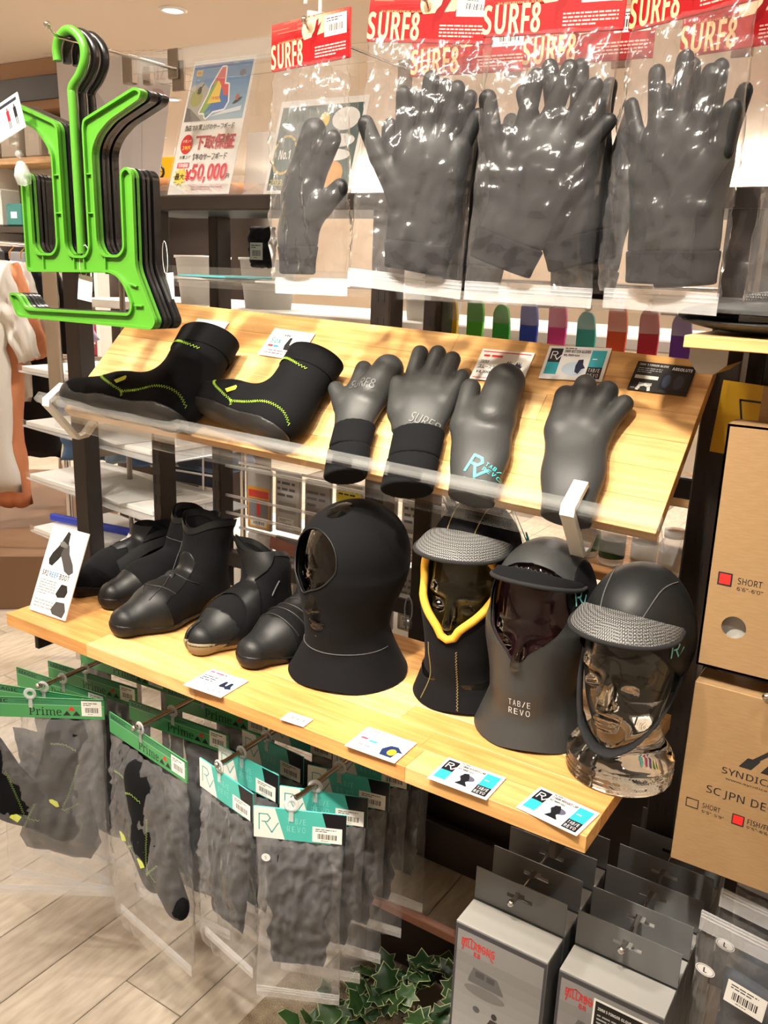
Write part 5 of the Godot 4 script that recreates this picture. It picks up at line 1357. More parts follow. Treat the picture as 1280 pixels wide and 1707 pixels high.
func header_rv(k: Ink, w: float, h: float, sd: int):
	k.rect(-w / 2, -h / 2, w, h, Color(0.28, 0.68, 0.64))
	k.poly(PackedVector2Array([Vector2(-w * 0.5, -h * 0.5), Vector2(-w * 0.16, -h * 0.5), Vector2(-w * 0.27, h * 0.5), Vector2(-w * 0.5, h * 0.5)]), Color(0.86, 0.87, 0.85))
	k.poly(PackedVector2Array([Vector2(w * 0.34, -h * 0.5), Vector2(w * 0.5, -h * 0.5), Vector2(w * 0.5, h * 0.5), Vector2(w * 0.24, h * 0.5)]), Color(0.08, 0.08, 0.09))
	rv_logo(k, -w * 0.44, -h * 0.3, h * 0.58, Color(0.3, 0.62, 0.62), 0.06); tabie(k, -w * 0.14, -h * 0.22, w * 0.22, h * 0.46, Color(0.5, 0.8, 0.78))
	k.barcode(w * 0.14, -h * 0.46, w * 0.32, h * 0.5)

func lower_packs():
	var HX := [-1.443, -1.16, -0.95, -0.78]
	for i in 4: rod_hook("long dark chrome hook under the shelf, carrying the " + ["leftmost green-headed packs", "second group of green-headed packs", "left group of teal-headed packs", "right group of teal-headed packs"][i], HX[i], 0.702, -1.62, -0.985, 0.0052, "long hooks under the lower shelf")
	# green packs
	var hm := B.new().box(V(0.255, 0.044, 0.003), V(0, -0.022, 0), 0.0006).mesh()
	var hr := B.new().box(V(0.155, 0.058, 0.003), V(0, -0.029, 0), 0.0006).mesh()
	var tab := hang_tab(false).mesh()
	var film := [film_bag(0.25, 0.41, 0.042, 5).mesh(), film_bag(0.15, 0.31, 0.032, 8).mesh(), film_bag(0.25, 0.41, 0.034, 15, 0.28, 1).mesh(), film_bag(0.15, 0.31, 0.03, 28, 0.28, 1).mesh()]
	var tail := [bag_seal(0.25, 0.41, 0.022).mesh(), bag_seal(0.15, 0.31, 0.02).mesh()]
	var inside := [lump(0.2, 0.3, 0.026, 4).mesh(), lump(0.12, 0.24, 0.024, 6).mesh()]
	var km := Ink.new(self); km.z = 0.0017; header_magic(km, 0.255, 0.044, 1)
	var kr := Ink.new(self); kr.z = 0.0017; header_rv(kr, 0.155, 0.058, 1)
	var pm := km.mesh(); var pr := kr.mesh()
	var packs := [[0, -0.975, 33, 0.02, 1], [0, -1.0, 20, 0.005, 1], [0, -1.045, 6, -0.012, 1], [0, -1.105, 6, 0.014, 1], [0, -1.19, 4, 0.01, 1], [1, -1.0, -9, 0.016, 1], [1, -1.085, 4, 0.01, 1], [1, -1.17, 6, 0.03, 1], [1, -1.27, -2, 0.02, 1],
		[2, -0.99, -11, 0.016, 0], [2, -1.05, -5, 0.014, 0], [2, -1.12, -3, 0.012, 0], [2, -1.21, 3, 0.012, 0], [3, -0.985, 26, 0.014, 0], [3, -1.05, 22, 0.014, 0], [3, -1.12, 14, 0.016, 0], [3, -1.2, 12, 0.012, 0], [3, -1.29, 6, 0.01, 0]]
	var ord := ["front", "second", "third", "fourth", "rearmost"]
	var cnt := [0, 0, 0, 0]
	for s in packs:
		var g: bool = s[4] == 1
		var n: int = cnt[s[0]]
		cnt[s[0]] += 1
		var label: String = "pack with a %s header, %s on the %s hook under the shelf" % ["green" if g else "teal and white", ord[n], ["leftmost", "second", "third", "fourth"][s[0]]]
		var b := thing("sock_pack" if g else "glove_pack", label, "pack", at(HX[s[0]] + s[3], 0.69, s[1], s[2]), "")
		var h := part("header", hm if g else hr, M.header_green if g else M.header_teal, b)
		part("print", pm if g else pr, M.gloss_ink, h, at(0, -0.022 if g else -0.029, 0))
		part("hang_tab", tab, M.frosted, b, at(-s[3], 0.01, 0.003))
		var top: float = -0.042 if g else -0.056
		part("film", film[(0 if g else 1) + (2 if n > 0 else 0)], M.film_milky, b, at(0, top, 0))
		part("zip_tail", tail[0 if g else 1], M.film_seal, b, at(0, top, 0))
		if not (g and n == 0): part("contents", inside[0 if g else 1], M.neoprene, b, at(0.0, top - (0.2 if g else 0.135), 0))
		if s[0] == 3 and n == 0:
			var k := Ink.new(self); k.oval(0, 0, 0.0075, 0.0075, Color(0.88, 0.88, 0.88)); k.text("S", -0.002, -0.003, 0.006, INK)
			part("size_dot", k, M.gloss_ink, b, at(-0.052, top - 0.026, 0.02))
	# the folded sock boots inside the two front green packs
	var f := func(p): return bones(V(p.x, p.y, p.z * 1.9), [[V(-0.03, 0.12, 0), V(-0.02, 0.0, 0), 0.05, 0.05], [V(-0.02, 0.0, 0), V(0.045, -0.1, 0), 0.05, 0.036]], 0.03) / 1.3
	var um := surface(f, V(-0.1, -0.15, -0.04), V(0.1, 0.19, 0.04), 0.004)
	var stitch := [seam(f, PackedVector3Array([V(-0.06, 0.1, 0.03), V(-0.03, 0.11, 0.035), V(0.0, 0.1, 0.03)]), 0.0005, 0.001, 0.0022).mesh(), seam(f, PackedVector3Array([V(0.01, 0.07, 0.03), V(0.005, 0.0, 0.03), V(0.0, -0.04, 0.03), V(0.02, -0.06, 0.03)]), 0.0005, 0.001, 0.0022).mesh(), seam(f, PackedVector3Array([V(0.03, -0.02, 0.03), V(0.0, -0.045, 0.03), V(-0.03, -0.07, 0.02)]), 0.0005, 0.001, 0.0022).mesh()]
	var spots := [[at(-1.443 + 0.02, 0.69, -0.975, 33) * at(-0.05, -0.22, 0.008, 0, 0, 24), "left in the leftmost green pack"], [at(-1.443 + 0.02, 0.69, -0.975, 33) * at(0.045, -0.21, -0.012, 0, 0, -16), "right in the leftmost green pack"],
		[at(-1.16 + 0.016, 0.69, -1.0, -9) * at(0.035, -0.22, 0.008, 0, 0, 6), "right in the second front green pack"], [at(-1.16 + 0.016, 0.69, -1.0, -9) * at(-0.05, -0.22, -0.01, 0, 0, -5), "left in the second front green pack"]]
	for s in spots:
		var o := thing("packed_sock_boot", "dark neoprene sock boot with lime stitching, " + s[1], "boot", s[0])
		part("upper", um, M.neoprene, o)
		for st in stitch: part("stitching", st, M.lime_dim, o)
		part("tag", B.new().box(V(0.016, 0.02, 0.001), Vector3(), 0.0003), M.lime_tag, o, at(-0.02, -0.03, 0.0, 0, 0, 30) * Transform3D(Basis(), V(0, 0, 0.0275)))

func grey_boxes():
	for i in 2: rod_hook("chrome hook carrying the %s column of grey boxes" % ["left", "right"][i], [-0.433, -0.256][i], 0.588, -1.62, -1.1 if i == 0 else -1.105, 0.0042, "hooks of the grey boxes")
	var w := 0.158
	var n := 0
	var side := B.new()
	for col in 2:
		for k in ([4, 6][col]):
			var z: float = -1.13 - k * 0.066
			var label := "grey hang-tab box, %s of the %s column under the shelf" % [["front", "second", "third", "fourth", "fifth", "rearmost"][k], ["left", "right"][col]]
			var b := thing("grey_box", label, "box", at([-0.43, -0.254][col], 0.0, z), "")
			part("carton", B.new().box(V(w, 0.34, 0.06), V(0, 0.375, 0.034), 0.001), M.box_grey, b)
			part("lid", B.new().box(V(w - 0.001, 0.002, 0.06), V(0, 0.546, 0.034), 0.0004), M.lid_grey, b)
			# tab with its sombrero-shaped hole
			var tab := PackedVector2Array([Vector2(-w / 2, 0), Vector2(w / 2, 0), Vector2(w / 2, 0.06), Vector2(-w / 2, 0.06)])
			var hole := P2("-0.022,0.034 -0.008,0.034 -0.006,0.042 0.006,0.042 0.008,0.034 0.022,0.034 0.02,0.03 -0.02,0.03")
			var tb := B.new()
			for q in [[-w / 2, -0.022, 0.0, 0.06], [0.022, w / 2, 0.0, 0.06], [-0.022, 0.022, 0.0, 0.03], [-0.022, 0.022, 0.043, 0.06], [-0.022, -0.008, 0.037, 0.043], [0.008, 0.022, 0.037, 0.043]]:
				tb.box(V(q[1] - q[0], q[3] - q[2], 0.0016), V((q[0] + q[1]) / 2, 0.548 + (q[2] + q[3]) / 2, 0))
			part("hang_tab", tb, M.box_grey, b)
			if k == 0:
				var p := Ink.new(self)
				p.rect(-w / 2 + 0.001, -0.33, w - 0.002, 0.328, Color(0.25, 0.25, 0.26)); p.rect(-w / 2 + 0.005, -0.33, w - 0.01, 0.32, Color(0.5, 0.5, 0.5))
				for i in 12: p.rect(-w / 2 + 0.005, -0.07 - i * 0.02, w - 0.01, 0.02, Color(0.47, 0.47, 0.47).lerp(Color(0.62, 0.62, 0.62), i / 8.0 if i < 8 else 1.0))
				p.line(P2("-0.064,-0.046 -0.06,-0.024 -0.05,-0.02 -0.036,-0.028 -0.018,-0.034 -0.01,-0.046", 1), 0.002, Color(0.7, 0.2, 0.2))
				p.text("BILLABONG", -0.066, -0.038, 0.015, Color(0.74, 0.2, 0.19), 0.058, true)
				p.text("88", -0.044, -0.05, 0.009, Color(0.7, 0.2, 0.2), 0.012, true)
				p.poly(P2("-0.05,-0.094 -0.042,-0.07 0.0,-0.074 0.012,-0.096 0.012,-0.1 -0.05,-0.1", 1), Color(0.36, 0.36, 0.37)); p.rect(-0.038, -0.086, 0.016, 0.011, Color(0.28, 0.28, 0.29)); p.rect(-0.018, -0.087, 0.014, 0.011, Color(0.28, 0.28, 0.29))
				p.oval(-0.02, -0.112, 0.036, 0.01, Color(0.42, 0.42, 0.42))
				p.oval(0.0, -0.146, 0.005, 0.006, Color(0.2, 0.2, 0.21)); p.poly(P2("-0.012,-0.2 -0.014,-0.172 -0.006,-0.154 0.006,-0.154 0.014,-0.166 0.012,-0.2", 1), Color(0.2, 0.2, 0.21)); p.oval(-0.032, -0.148, 0.006, 0.006, Color(0.33, 0.33, 0.34))
				if col == 1:
					p.rect(-0.022, -0.2, 0.096, 0.182, Color(0.86, 0.86, 0.85)); p.rect(-0.019, -0.2, 0.09, 0.178, Color(0.1, 0.1, 0.11))
					p.text("2MM 5 FINGER GLOVE", -0.015, -0.036, 0.005, Color(0.8, 0.8, 0.8), 0.05, true); p.greek(-0.015, -0.062, 0.05, 0.02, 3, Color(0.6, 0.6, 0.6), 3); p.text("ABSOLUTE", 0.03, -0.046, 0.006, Color.WHITE, 0.036, true)
					p.rect(-0.015, -0.078, 0.05, 0.01, Color(0.86, 0.86, 0.84)); p.text("BILLABONG", -0.01, -0.096, 0.009, Color.WHITE, 0.04, true)
				part("print", p, M.gloss_ink, b, at(0, 0.545, 0.0645))
			n += 1

func right_side():
	var sh := thing("upper_right_shelf", "honey-coloured wood shelf corner at the right, above the sloping board", "shelf", at(-0.277, 1.4865, -1.41))
	part("board", B.new().box(V(0.6, 0.015, 0.31), V(0.3, -0.0075, 0.155), 0.001), M.wood_2, sh)
	part("edge_clip", B.new().prism(P2("0.004,0 0.05,0 0.05,-0.018 0.036,-0.03 0.016,-0.03 0.004,-0.014"), 0.2, 0.29), M.steel, sh, at(0, -0.016, 0))
	# the black visor hat lying on that shelf
	var f := func(p):
		var d := ell(p, V(0.11, 0.02, 0.0), V(0.13, 0.021, 0.1))
		d = smin(d, ell(p, V(0.15, 0.03, -0.02), V(0.09, 0.028, 0.075)), 0.02)
		return smax(d, -ell(p, V(0.03, 0.02, 0.07), V(0.12, 0.005, 0.05)), 0.005)
	var hat := thing("neoprene_hat", "flat black rubber hat with a speckled band lying on the upper right shelf", "hat", at(-0.292, 1.488, -1.2))
	part("brim", surface(f, V(-0.04, -0.006, -0.11), V(0.26, 0.07, 0.11), 0.004), M.smooth_rubber, hat)
	var path := PackedVector3Array()
	for i in 13: path.append(onto(f, V(0.06 + i * 0.014, 0.05, 0.045 - absf(i - 6) * 0.004), 0.001))
	part("speckled_band", B.new().tube(path, 0.006, 8), M.mesh_cloth, hat)
	var ys := thing("yellow_sign", "yellow cardboard sheet with a black line behind the cardboard boxes", "sign", at(-0.19, 1.345, -1.405, 0, 0, -3))
	part("sheet", B.new().box(V(0.2, 0.112, 0.002), Vector3(), 0.0004), M.yellow, ys)
	var k := Ink.new(self); k.z = 0.0014
	k.line(P2("-0.055,-0.03 -0.07,0.03 0.09,0.034", 1), 0.003, INK)
	part("print", k, M.ink, ys)
	# cardboard deck-pad boxes hung one above the other
	for i in 2:
		var b := thing("cardboard_box", ["upper brown cardboard box with a round hole and a red square, at the right edge", "lower brown cardboard box with a slanted-bar logo and two size squares, at the right edge"][i], "box", at(-0.05, 0, -1.152, 0, 0, [0.6, 0.2][i]))
		var y0: float = [1.05, 0.742][i]; var y1: float = [1.38, 1.024][i]
		var x0: float = [-0.158, -0.163][i]
		var w := 0.33
		var box := B.new()
		var hole := Vector2(-0.117, 1.113)
		if i == 0:   # front panel with a round hole
			var ring := []
			var outer := []
			for a in 33:
				var d := Vector2(cos(TAU * a / 32), sin(TAU * a / 32))
				ring.append(hole + d * 0.0155)
				var t := minf(absf((x0 if d.x < 0 else x0 + w) - hole.x) / maxf(absf(d.x), 1e-4), absf((y0 if d.y < 0 else y1) - hole.y) / maxf(absf(d.y), 1e-4))
				outer.append(hole + d * t)
			for a in 32:
				box.quad(V(ring[a].x, ring[a].y, 0), V(outer[a].x, outer[a].y, 0), V(outer[a + 1].x, outer[a + 1].y, 0), V(ring[a + 1].x, ring[a + 1].y, 0))
				box.quad(V(ring[a].x, ring[a].y, -0.003), V(ring[a].x, ring[a].y, 0), V(ring[a + 1].x, ring[a + 1].y, 0), V(ring[a + 1].x, ring[a + 1].y, -0.003))
			for cx in [[x0, y0], [x0 + w, y0], [x0, y1], [x0 + w, y1]]:   # the corners the fan leaves out
				var c := V(cx[0], cx[1], 0)
				for a in 32:
					var p: Vector2 = outer[a]; var q: Vector2 = outer[a + 1]
					if absf(p.x - q.x) > 1e-5 and absf(p.y - q.y) > 1e-5 and p.distance_to(Vector2(c.x, c.y)) < 0.12: box.tri(V(p.x, p.y, 0), c, V(q.x, q.y, 0)) if (Vector2(c.x, c.y) - p).cross(q - p) > 0 else box.tri(V(p.x, p.y, 0), V(q.x, q.y, 0), c)
			box.box(V(w, 0.003, 0.05), V(x0 + w / 2, y0 + 0.0015, -0.025)); box.box(V(0.003, y1 - y0, 0.05), V(x0 + 0.0015, (y0 + y1) / 2, -0.025)); box.box(V(w, 0.003, 0.05), V(x0 + w / 2, y1 - 0.0015, -0.025))
			part("carton", box, M.cardboard, b)
			part("padding", B.new().box(V(w - 0.01, y1 - y0 - 0.01, 0.03), V(x0 + w / 2, (y0 + y1) / 2, -0.032), 0.002), M.box_light, b)
			part("back_flap", B.new().box(V(w - 0.03, 0.05, 0.003), V(x0 + w / 2 + 0.012, y1 + 0.02, -0.05), 0.0008), M.cardboard, b)
		else:
			part("carton", box.box(V(w, y1 - y0, 0.055), V(x0 + w / 2, (y0 + y1) / 2, -0.0275), 0.0012), M.cardboard, b)
		var p := Ink.new(self)
		if i == 0:
			p.text("SYNDICATE", -0.072, 1.186, 0.014, INK, 0.1); p.rect(-0.145, 1.168, 0.018, 0.018, INK); p.rect(-0.143, 1.17, 0.014, 0.014, Color(0.84, 0.16, 0.15))
			p.text("SHORT", -0.12, 1.174, 0.0085, INK, 0.03); p.text("6'6\"-6'0\"", -0.12, 1.165, 0.005, INK, 0.032)
		else:
			p.poly(P2("-0.08,0.93 -0.072,0.93 -0.05,0.952 -0.058,0.952", 1), INK); p.poly(P2("-0.064,0.918 -0.05,0.918 -0.038,0.942 -0.05,0.942", 1), INK); p.poly(P2("-0.092,0.918 -0.076,0.918 -0.066,0.934 -0.082,0.934", 1), INK)
			p.text("SYNDICATE", -0.112, 0.901, 0.0095, INK, 0.086); p.text("www.syndicate.jp", -0.106, 0.892, 0.004, INK, 0.072)
			p.text("SC JPN DECK", -0.128, 0.862, 0.014, INK, 0.1)
			p.line(P2("-0.152,0.834 -0.136,0.834 -0.136,0.847 -0.152,0.847 -0.152,0.834", 1), 0.0012, INK); p.text("SHORT", -0.13, 0.839, 0.0075, INK, 0.024); p.text("5'5\"-5'9\"", -0.13, 0.831, 0.004, INK, 0.03)
			p.rect(-0.09, 0.83, 0.016, 0.016, INK); p.rect(-0.0885, 0.8315, 0.013, 0.013, Color(0.84, 0.16, 0.15)); p.text("FISH/FUN", -0.07, 0.837, 0.0075, INK, 0.036); p.text("5'5\"-6'6\"", -0.07, 0.83, 0.004, INK, 0.03)
		part("print", p, M.ink, b)
	rod_hook("chrome hook poking out between the two cardboard boxes", -0.122, 1.03, -1.45, -1.12, 0.0034)
	# clear bags with size dots, bottom right
	for i in 3:
		var b := thing("clear_bag", "wide clear plastic bag of dark gear at the lower right corner, %s of the three" % ["front", "middle", "rear"][i], "bag", at(-0.035 + i * 0.012, 0.70 - i * 0.004, -1.1 - i * 0.07, -8), "")
		part("film", film_bag(0.25, 0.36, 0.034, 70 + i), M.film, b, at(0, -0.03, 0))
		part("zip_strip", bag_seal(0.25, 0.0, 0.03), M.film_seal, b, at(0, 0.0, 0))
		part("contents", lump(0.21, 0.28, 0.026, 90 + i), mat("slate_cloth_%d" % i, c8(58, 64, 72), 0.8), b, at(0, -0.2, 0))
		var p := Ink.new(self)
		if i < 2: p.oval(0, 0, 0.0135, 0.009, Color(0.9, 0.9, 0.9)); p.oval(0, 0, 0.012, 0.0077, Color(0.2, 0.22, 0.24)); p.oval(0, 0, 0.0112, 0.0071, Color(0.9, 0.9, 0.9)); p.text("L", -0.0025, -0.004, 0.008, INK, 0.005, true); part("size_dot", p, M.gloss_ink, b, at(-0.098, -0.062, 0.03))
		if i == 0:
			p = Ink.new(self); p.barcode(0, 0, 0.052, 0.036); part("price_sticker", p, M.gloss_ink, b, at(-0.068, -0.088, 0.034, 0, 0, -4))

func ivy():
	var o := thing("ivy", "trailing green variegated ivy with pale leaf edges on the floor beside the grey boxes", "plant", at(-0.74, 0.0, -1.33))
	var leaf := P2("0,0 0.28,0.04 0.52,0.2 0.42,0.42 0.62,0.66 0.3,0.7 0.0,1.1 -0.3,0.7 -0.62,0.66 -0.42,0.42 -0.52,0.2 -0.28,0.04")
	var meshes := []
	for v in 3:
		var b := B.new(); b.smooth(true)
		var rimb := B.new(); rimb.smooth(false)
		var bend := 0.2 + 0.12 * v
		var lift := func(p: Vector2, s: float) -> Vector3: return V(p.x * s, p.y * s, (-bend * p.y * p.y * 0.5 - 0.3 * p.x * p.x + 0.06 * sin(p.x * 9.0 + v)) * s)
		var mid := Vector2(0, 0.42)
		for i in leaf.size():
			var p := leaf[i]; var q := leaf[(i + 1) % leaf.size()]
			b.tri(lift.call(mid, 0.045), lift.call(mid.lerp(q, 0.55), 0.045), lift.call(mid.lerp(p, 0.55), 0.045))
			b.quad(lift.call(mid.lerp(p, 0.55), 0.045), lift.call(mid.lerp(q, 0.55), 0.045), lift.call(mid.lerp(q, 0.93), 0.045), lift.call(mid.lerp(p, 0.93), 0.045))
			rimb.quad(lift.call(mid.lerp(p, 0.93), 0.045), lift.call(mid.lerp(q, 0.93), 0.045), lift.call(q, 0.045), lift.call(p, 0.045))
		meshes.append([b.mesh(), rimb.mesh()])
	var r := RandomNumberGenerator.new(); r.seed = 77
	for v in 7:
		var pts := PackedVector3Array()
		var p := V(r.randf_range(-0.02, 0.12), r.randf_range(0.06, 0.14), r.randf_range(-0.06, 0.05))
		var dir := V(r.randf_range(-1.0, 0.4), 0, r.randf_range(-0.1, 0.9)).normalized()
		for i in 9:
			pts.append(p)
			p += dir * 0.026 + V(r.randf_range(-0.008, 0.008), -0.011 if p.y > 0.02 else 0.0, r.randf_range(-0.008, 0.008))
			p.y = maxf(p.y, 0.012)
		part("stem", B.new().tube(spline(pts, 3), 0.0016, 5), M.vine, o)
		for i in pts.size():
			for s in (1 + i % 2):
				var mi := r.randi() % 3
				var L := part("leaf", meshes[mi][0], M["leaf_%d" % (r.randi() % 3)], o)
				var tilt := Basis(V(0, 1, 0), r.randf_range(0, TAU)) * Basis(V(1, 0, 0), deg_to_rad(r.randf_range(-80, -15)))
				L.transform = Transform3D(tilt * Basis().scaled(Vector3.ONE * r.randf_range(0.75, 1.25)), pts[i] + V(r.randf_range(-0.01, 0.01), r.randf_range(0.0, 0.025), r.randf_range(-0.01, 0.01)))
				part("pale_edge", meshes[mi][1], M.leaf_rim, L)

func behind_rack():
	# acrylic shelf across the upper gap, with booklets
	var t := thing("acrylic_tray_shelf", "long clear acrylic shelf behind the rack, just above the sloping board", "shelf", at(-0.95, 1.508, -1.53))
	part("base", B.new().box(V(1.36, 0.005, 0.2), Vector3(), 0.001), M.acrylic, t)
	part("lip", B.new().box(V(1.36, 0.045, 0.004), V(0, 0.01, 0.1), 0.001), M.acrylic, t)
	part("back_lip", B.new().box(V(1.36, 0.045, 0.004), V(0, 0.01, -0.1), 0.001), M.acrylic, t)
	for i in 4:
		var c: Color = [c8(200, 198, 196), c8(88, 196, 206), c8(226, 224, 220), c8(150, 150, 152)][i]
		var b := B.new(); b.box(V([0.26, 0.16, 0.24, 0.2][i], 0.004, 0.15), Vector3(), 0.0008)
		tag(part("booklet", b, mat("booklet_%d" % i, c, 0.4), self, at([-1.5, -1.42, -1.15, -0.8][i], 1.514 + (0.006 if i == 1 else 0.0), -1.53, [3, -6, 2, -3][i])), ["grey", "turquoise", "white", "dark grey"][i] + " booklet lying on the clear shelf behind the rack", "booklet")
	var st := thing("clear_strip", "clear strip with small steel clips above the row of coloured fins", "rail", at(-0.66, 1.478, -1.63))
	part("strip", B.new().box(V(0.72, 0.05, 0.004), Vector3(), 0.001), M.acrylic_edge, st)
	for x in [-0.26, -0.02, 0.22]: part("clip", B.new().box(V(0.03, 0.014, 0.01), V(x, 0.018, 0.004), 0.001), M.steel, st)
	var fc := [c8(240, 196, 30), c8(96, 208, 60), c8(60, 190, 70), c8(40, 80, 210), c8(236, 70, 160), c8(60, 190, 190), c8(240, 90, 50), c8(214, 40, 70), c8(120, 60, 180)]
	var fn := ["yellow", "lime green", "mid green", "blue", "pink", "teal", "orange", "crimson", "purple"]
	for i in 9:
		var x: float = -0.93 + i * 0.062
		var p := round_poly(P2("-0.016,-0.09 0.018,-0.09 0.022,-0.02 0.014,0.024 -0.006,0.03 -0.018,0.014"), 0.02)
		var o := thing("surf_fin", fn[i] + " surf fin hanging in the row behind the rack, above the board's top edge", "fin", at(x, 1.47 + [0.0, 0.012, -0.01, 0.004, 0.01, -0.014, 0.008, 0.0, -0.006][i], -1.7), "coloured fins behind the rack")
		part("blade", B.new().prism(p, -0.004, 0.004), mat("fin_%d" % i, fc[i], 0.4), o)
		part("hang_ring", B.new().lathe(P2("0.004,-0.001 0.008,-0.001 0.008,0.001 0.004,0.001 0.004,-0.001"), V(0, 0.036, 0), 14, Basis(V(1, 0, 0), PI / 2)), M.steel, o)
	tag(part("fin_rail", B.new().tube(PackedVector3Array([V(-1.0, 1.535, -1.7), V(-0.35, 1.535, -1.7)]), 0.004, 8), M.chrome, self), "thin chrome rail carrying the coloured fins behind the rack", "rail")
	# rails and small packs hanging on the far side of the rack
	for i in 3:
		tag(part("acrylic_rod", B.new().box(V(0.66, 0.008, 0.004), V(-1.2, [1.05, 0.972, 0.925][i], -1.62), 0.001), M.frosted, self), ["uppermost", "middle", "lowest"][i] + " of three thin clear rods crossing behind the boots", "rod")
	var pm := B.new().box(V(0.085, 0.17, 0.012), Vector3(), 0.003).mesh()
	var tones := [c8(176, 172, 168), c8(196, 194, 190), c8(150, 148, 146), c8(206, 204, 198), c8(168, 160, 154), c8(186, 186, 182)]
	var k := 0
	for row in 2:
		for col in 7:
			var x: float = -1.52 + col * 0.1
			var y: float = 0.93 - row * 0.185 + 0.01 * (col % 2)
			var o := thing("small_pack", "small %s blister pack behind the rack, %s row, %s from the left" % [["grey", "pale", "mid-grey", "white", "brownish", "silver"][k % 6], ["upper", "lower"][row], ["first", "second", "third", "fourth", "fifth", "sixth", "last"][col]], "pack", at(x, y, -1.76), "")
			part("card", pm, mat("pack_%d" % k, tones[k % 6], 0.35), o)
			var p := Ink.new(self); p.z = 0.0065
			if k == 0:
				p.rect(-0.038, -0.08, 0.076, 0.115, Color(0.9, 0.62, 0.12)); p.rect(-0.035, 0.006, 0.07, 0.02, Color(0.82, 0.2, 0.14)); p.rect(-0.034, -0.05, 0.068, 0.052, Color(0.5, 0.5, 0.52)); p.rect(-0.006, -0.045, 0.012, 0.04, Color(0.85, 0.15, 0.12)); p.barcode(-0.03, -0.076, 0.06, 0.026)
			elif k == 3: p.rect(-0.036, 0.02, 0.072, 0.05, Color(0.9, 0.86, 0.2)); p.greek(-0.032, 0.05, 0.06, 0.02, 2, INK, 5); p.barcode(-0.03, -0.07, 0.05, 0.03)
			else: p.greek(-0.034, 0.01, 0.06, 0.05, 3, Color(0.4, 0.4, 0.42), k); p.rect(-0.03, -0.03, 0.06, 0.03, Color(0.62, 0.62, 0.62)); p.barcode(-0.032, -0.076, 0.055, 0.032)
			part("print", p, M.gloss_ink, o); k += 1
	for y in [1.02, 0.833]: tag(part("pack_rail", B.new().tube(PackedVector3Array([V(-1.6, y, -1.765), V(-0.86, y, -1.765)]), 0.004, 8), M.chrome, self), "thin chrome rail carrying the %s row of small packs behind the rack" % ["upper", "lower"][0 if y > 0.9 else 1], "rail")
	var pk := thing("pink_card", "dusty pink card on a peg behind the boots", "card", at(-1.42, 0.815, -1.748, 0, 0, -6))
	part("card", B.new().box(V(0.11, 0.035, 0.002), Vector3(), 0.0004), mat("dusty_pink", c8(176, 118, 104), 0.6), pk)
	# dark blue pads in a white wire stand
	var ws := thing("wire_stand", "white wire stand with dark blue flat pads behind the left posts", "stand", at(-1.86, 0.0, -1.86))
	for i in 5: part("wire", B.new().tube(PackedVector3Array([V(-0.13, 0.78 + i * 0.055, 0.06), V(0.16, 0.79 + i * 0.055, 0.06)]), 0.003, 6), M.white_plastic, ws)
	for x in [-0.06, 0.08, 0.16]: part("wire", B.new().tube(PackedVector3Array([V(x + 0.01, 1.06, 0.06), V(x - 0.01, 0.0, 0.06)]), 0.003, 6), M.white_plastic, ws)
	var navy := mat("navy", c8(38, 46, 66), 0.5)
	for i in 4:
		var o := part("blue_pad", B.new().box(V(0.2, 0.046, 0.012), Vector3(), 0.003), navy, self, at(-1.82, 0.815 + i * 0.057, -1.83, 2, 14, 0))
		tag(o, "dark blue flat pad in the white wire stand, %s from the bottom" % ["lowest", "second", "third", "fourth"][i], "pad")
	# white tubs and a dark pouch seen through the upper gap
	for i in 3:
		var b := B.new()
		b.lathe(P2("0.0001,0 0.07,0 0.085,0.14 0.09,0.14 0.09,0.148 0.0001,0.15"), Vector3(), 24)
		var o := thing("white_tub", ["white plastic tub", "grey lidded tub", "white lidded tub"][i] + " on the far counter, seen through the gap under the top bar", "tub", at([-2.05, -1.78, -1.2][i], 1.42, -2.1))
		part("body", b, M.white_plastic if i != 1 else M.box_light, o)
	var fc2 := thing("far_counter", "white counter behind the rack carrying tubs and bottles", "counter", at(-1.3, 0, -2.25))
	part("top", B.new().box(V(2.4, 0.03, 0.5), V(0, 1.405, 0), 0.004), M.white_plastic, fc2)
	part("base", B.new().box(V(2.3, 0.5, 0.4), V(0, 0.25, -0.4), 0.004), M.white_plastic, fc2)
	for x in [-1.1, 1.1]: part("leg", B.new().box(V(0.04, 1.39, 0.04), V(x, 0.695, -0.2), 0.003), M.steel, fc2)
	var po := thing("dark_pouch", "dark zipped pouch with a white tag hanging in the upper gap", "pouch", at(-1.46, 1.59, -1.7))
	part("body", lump(0.09, 0.1, 0.03, 12), M.black_cloth, po)
	var p2 := Ink.new(self); p2.barcode(-0.02, -0.03, 0.04, 0.04); part("tag", p2, M.ink, po, at(0, 0, 0.022))
	# jars on a low shelf behind the right end
	var rs := thing("rear_shelf", "honey-coloured wood shelf behind the right end of the rack", "shelf", at(-0.45, 0.93, -1.9))
	part("board", B.new().box(V(0.5, 0.02, 0.3), Vector3(), 0.002), M.wood_1, rs)
	part("upper_board", B.new().box(V(0.3, 0.02, 0.26), V(0.1, 0.19, 0.02), 0.002), M.wood_4, rs)
	for x in [-0.24, 0.24]: part("support", B.new().box(V(0.02, 1.1, 0.03), V(x, -0.38, -0.16), 0.002), M.post, rs)
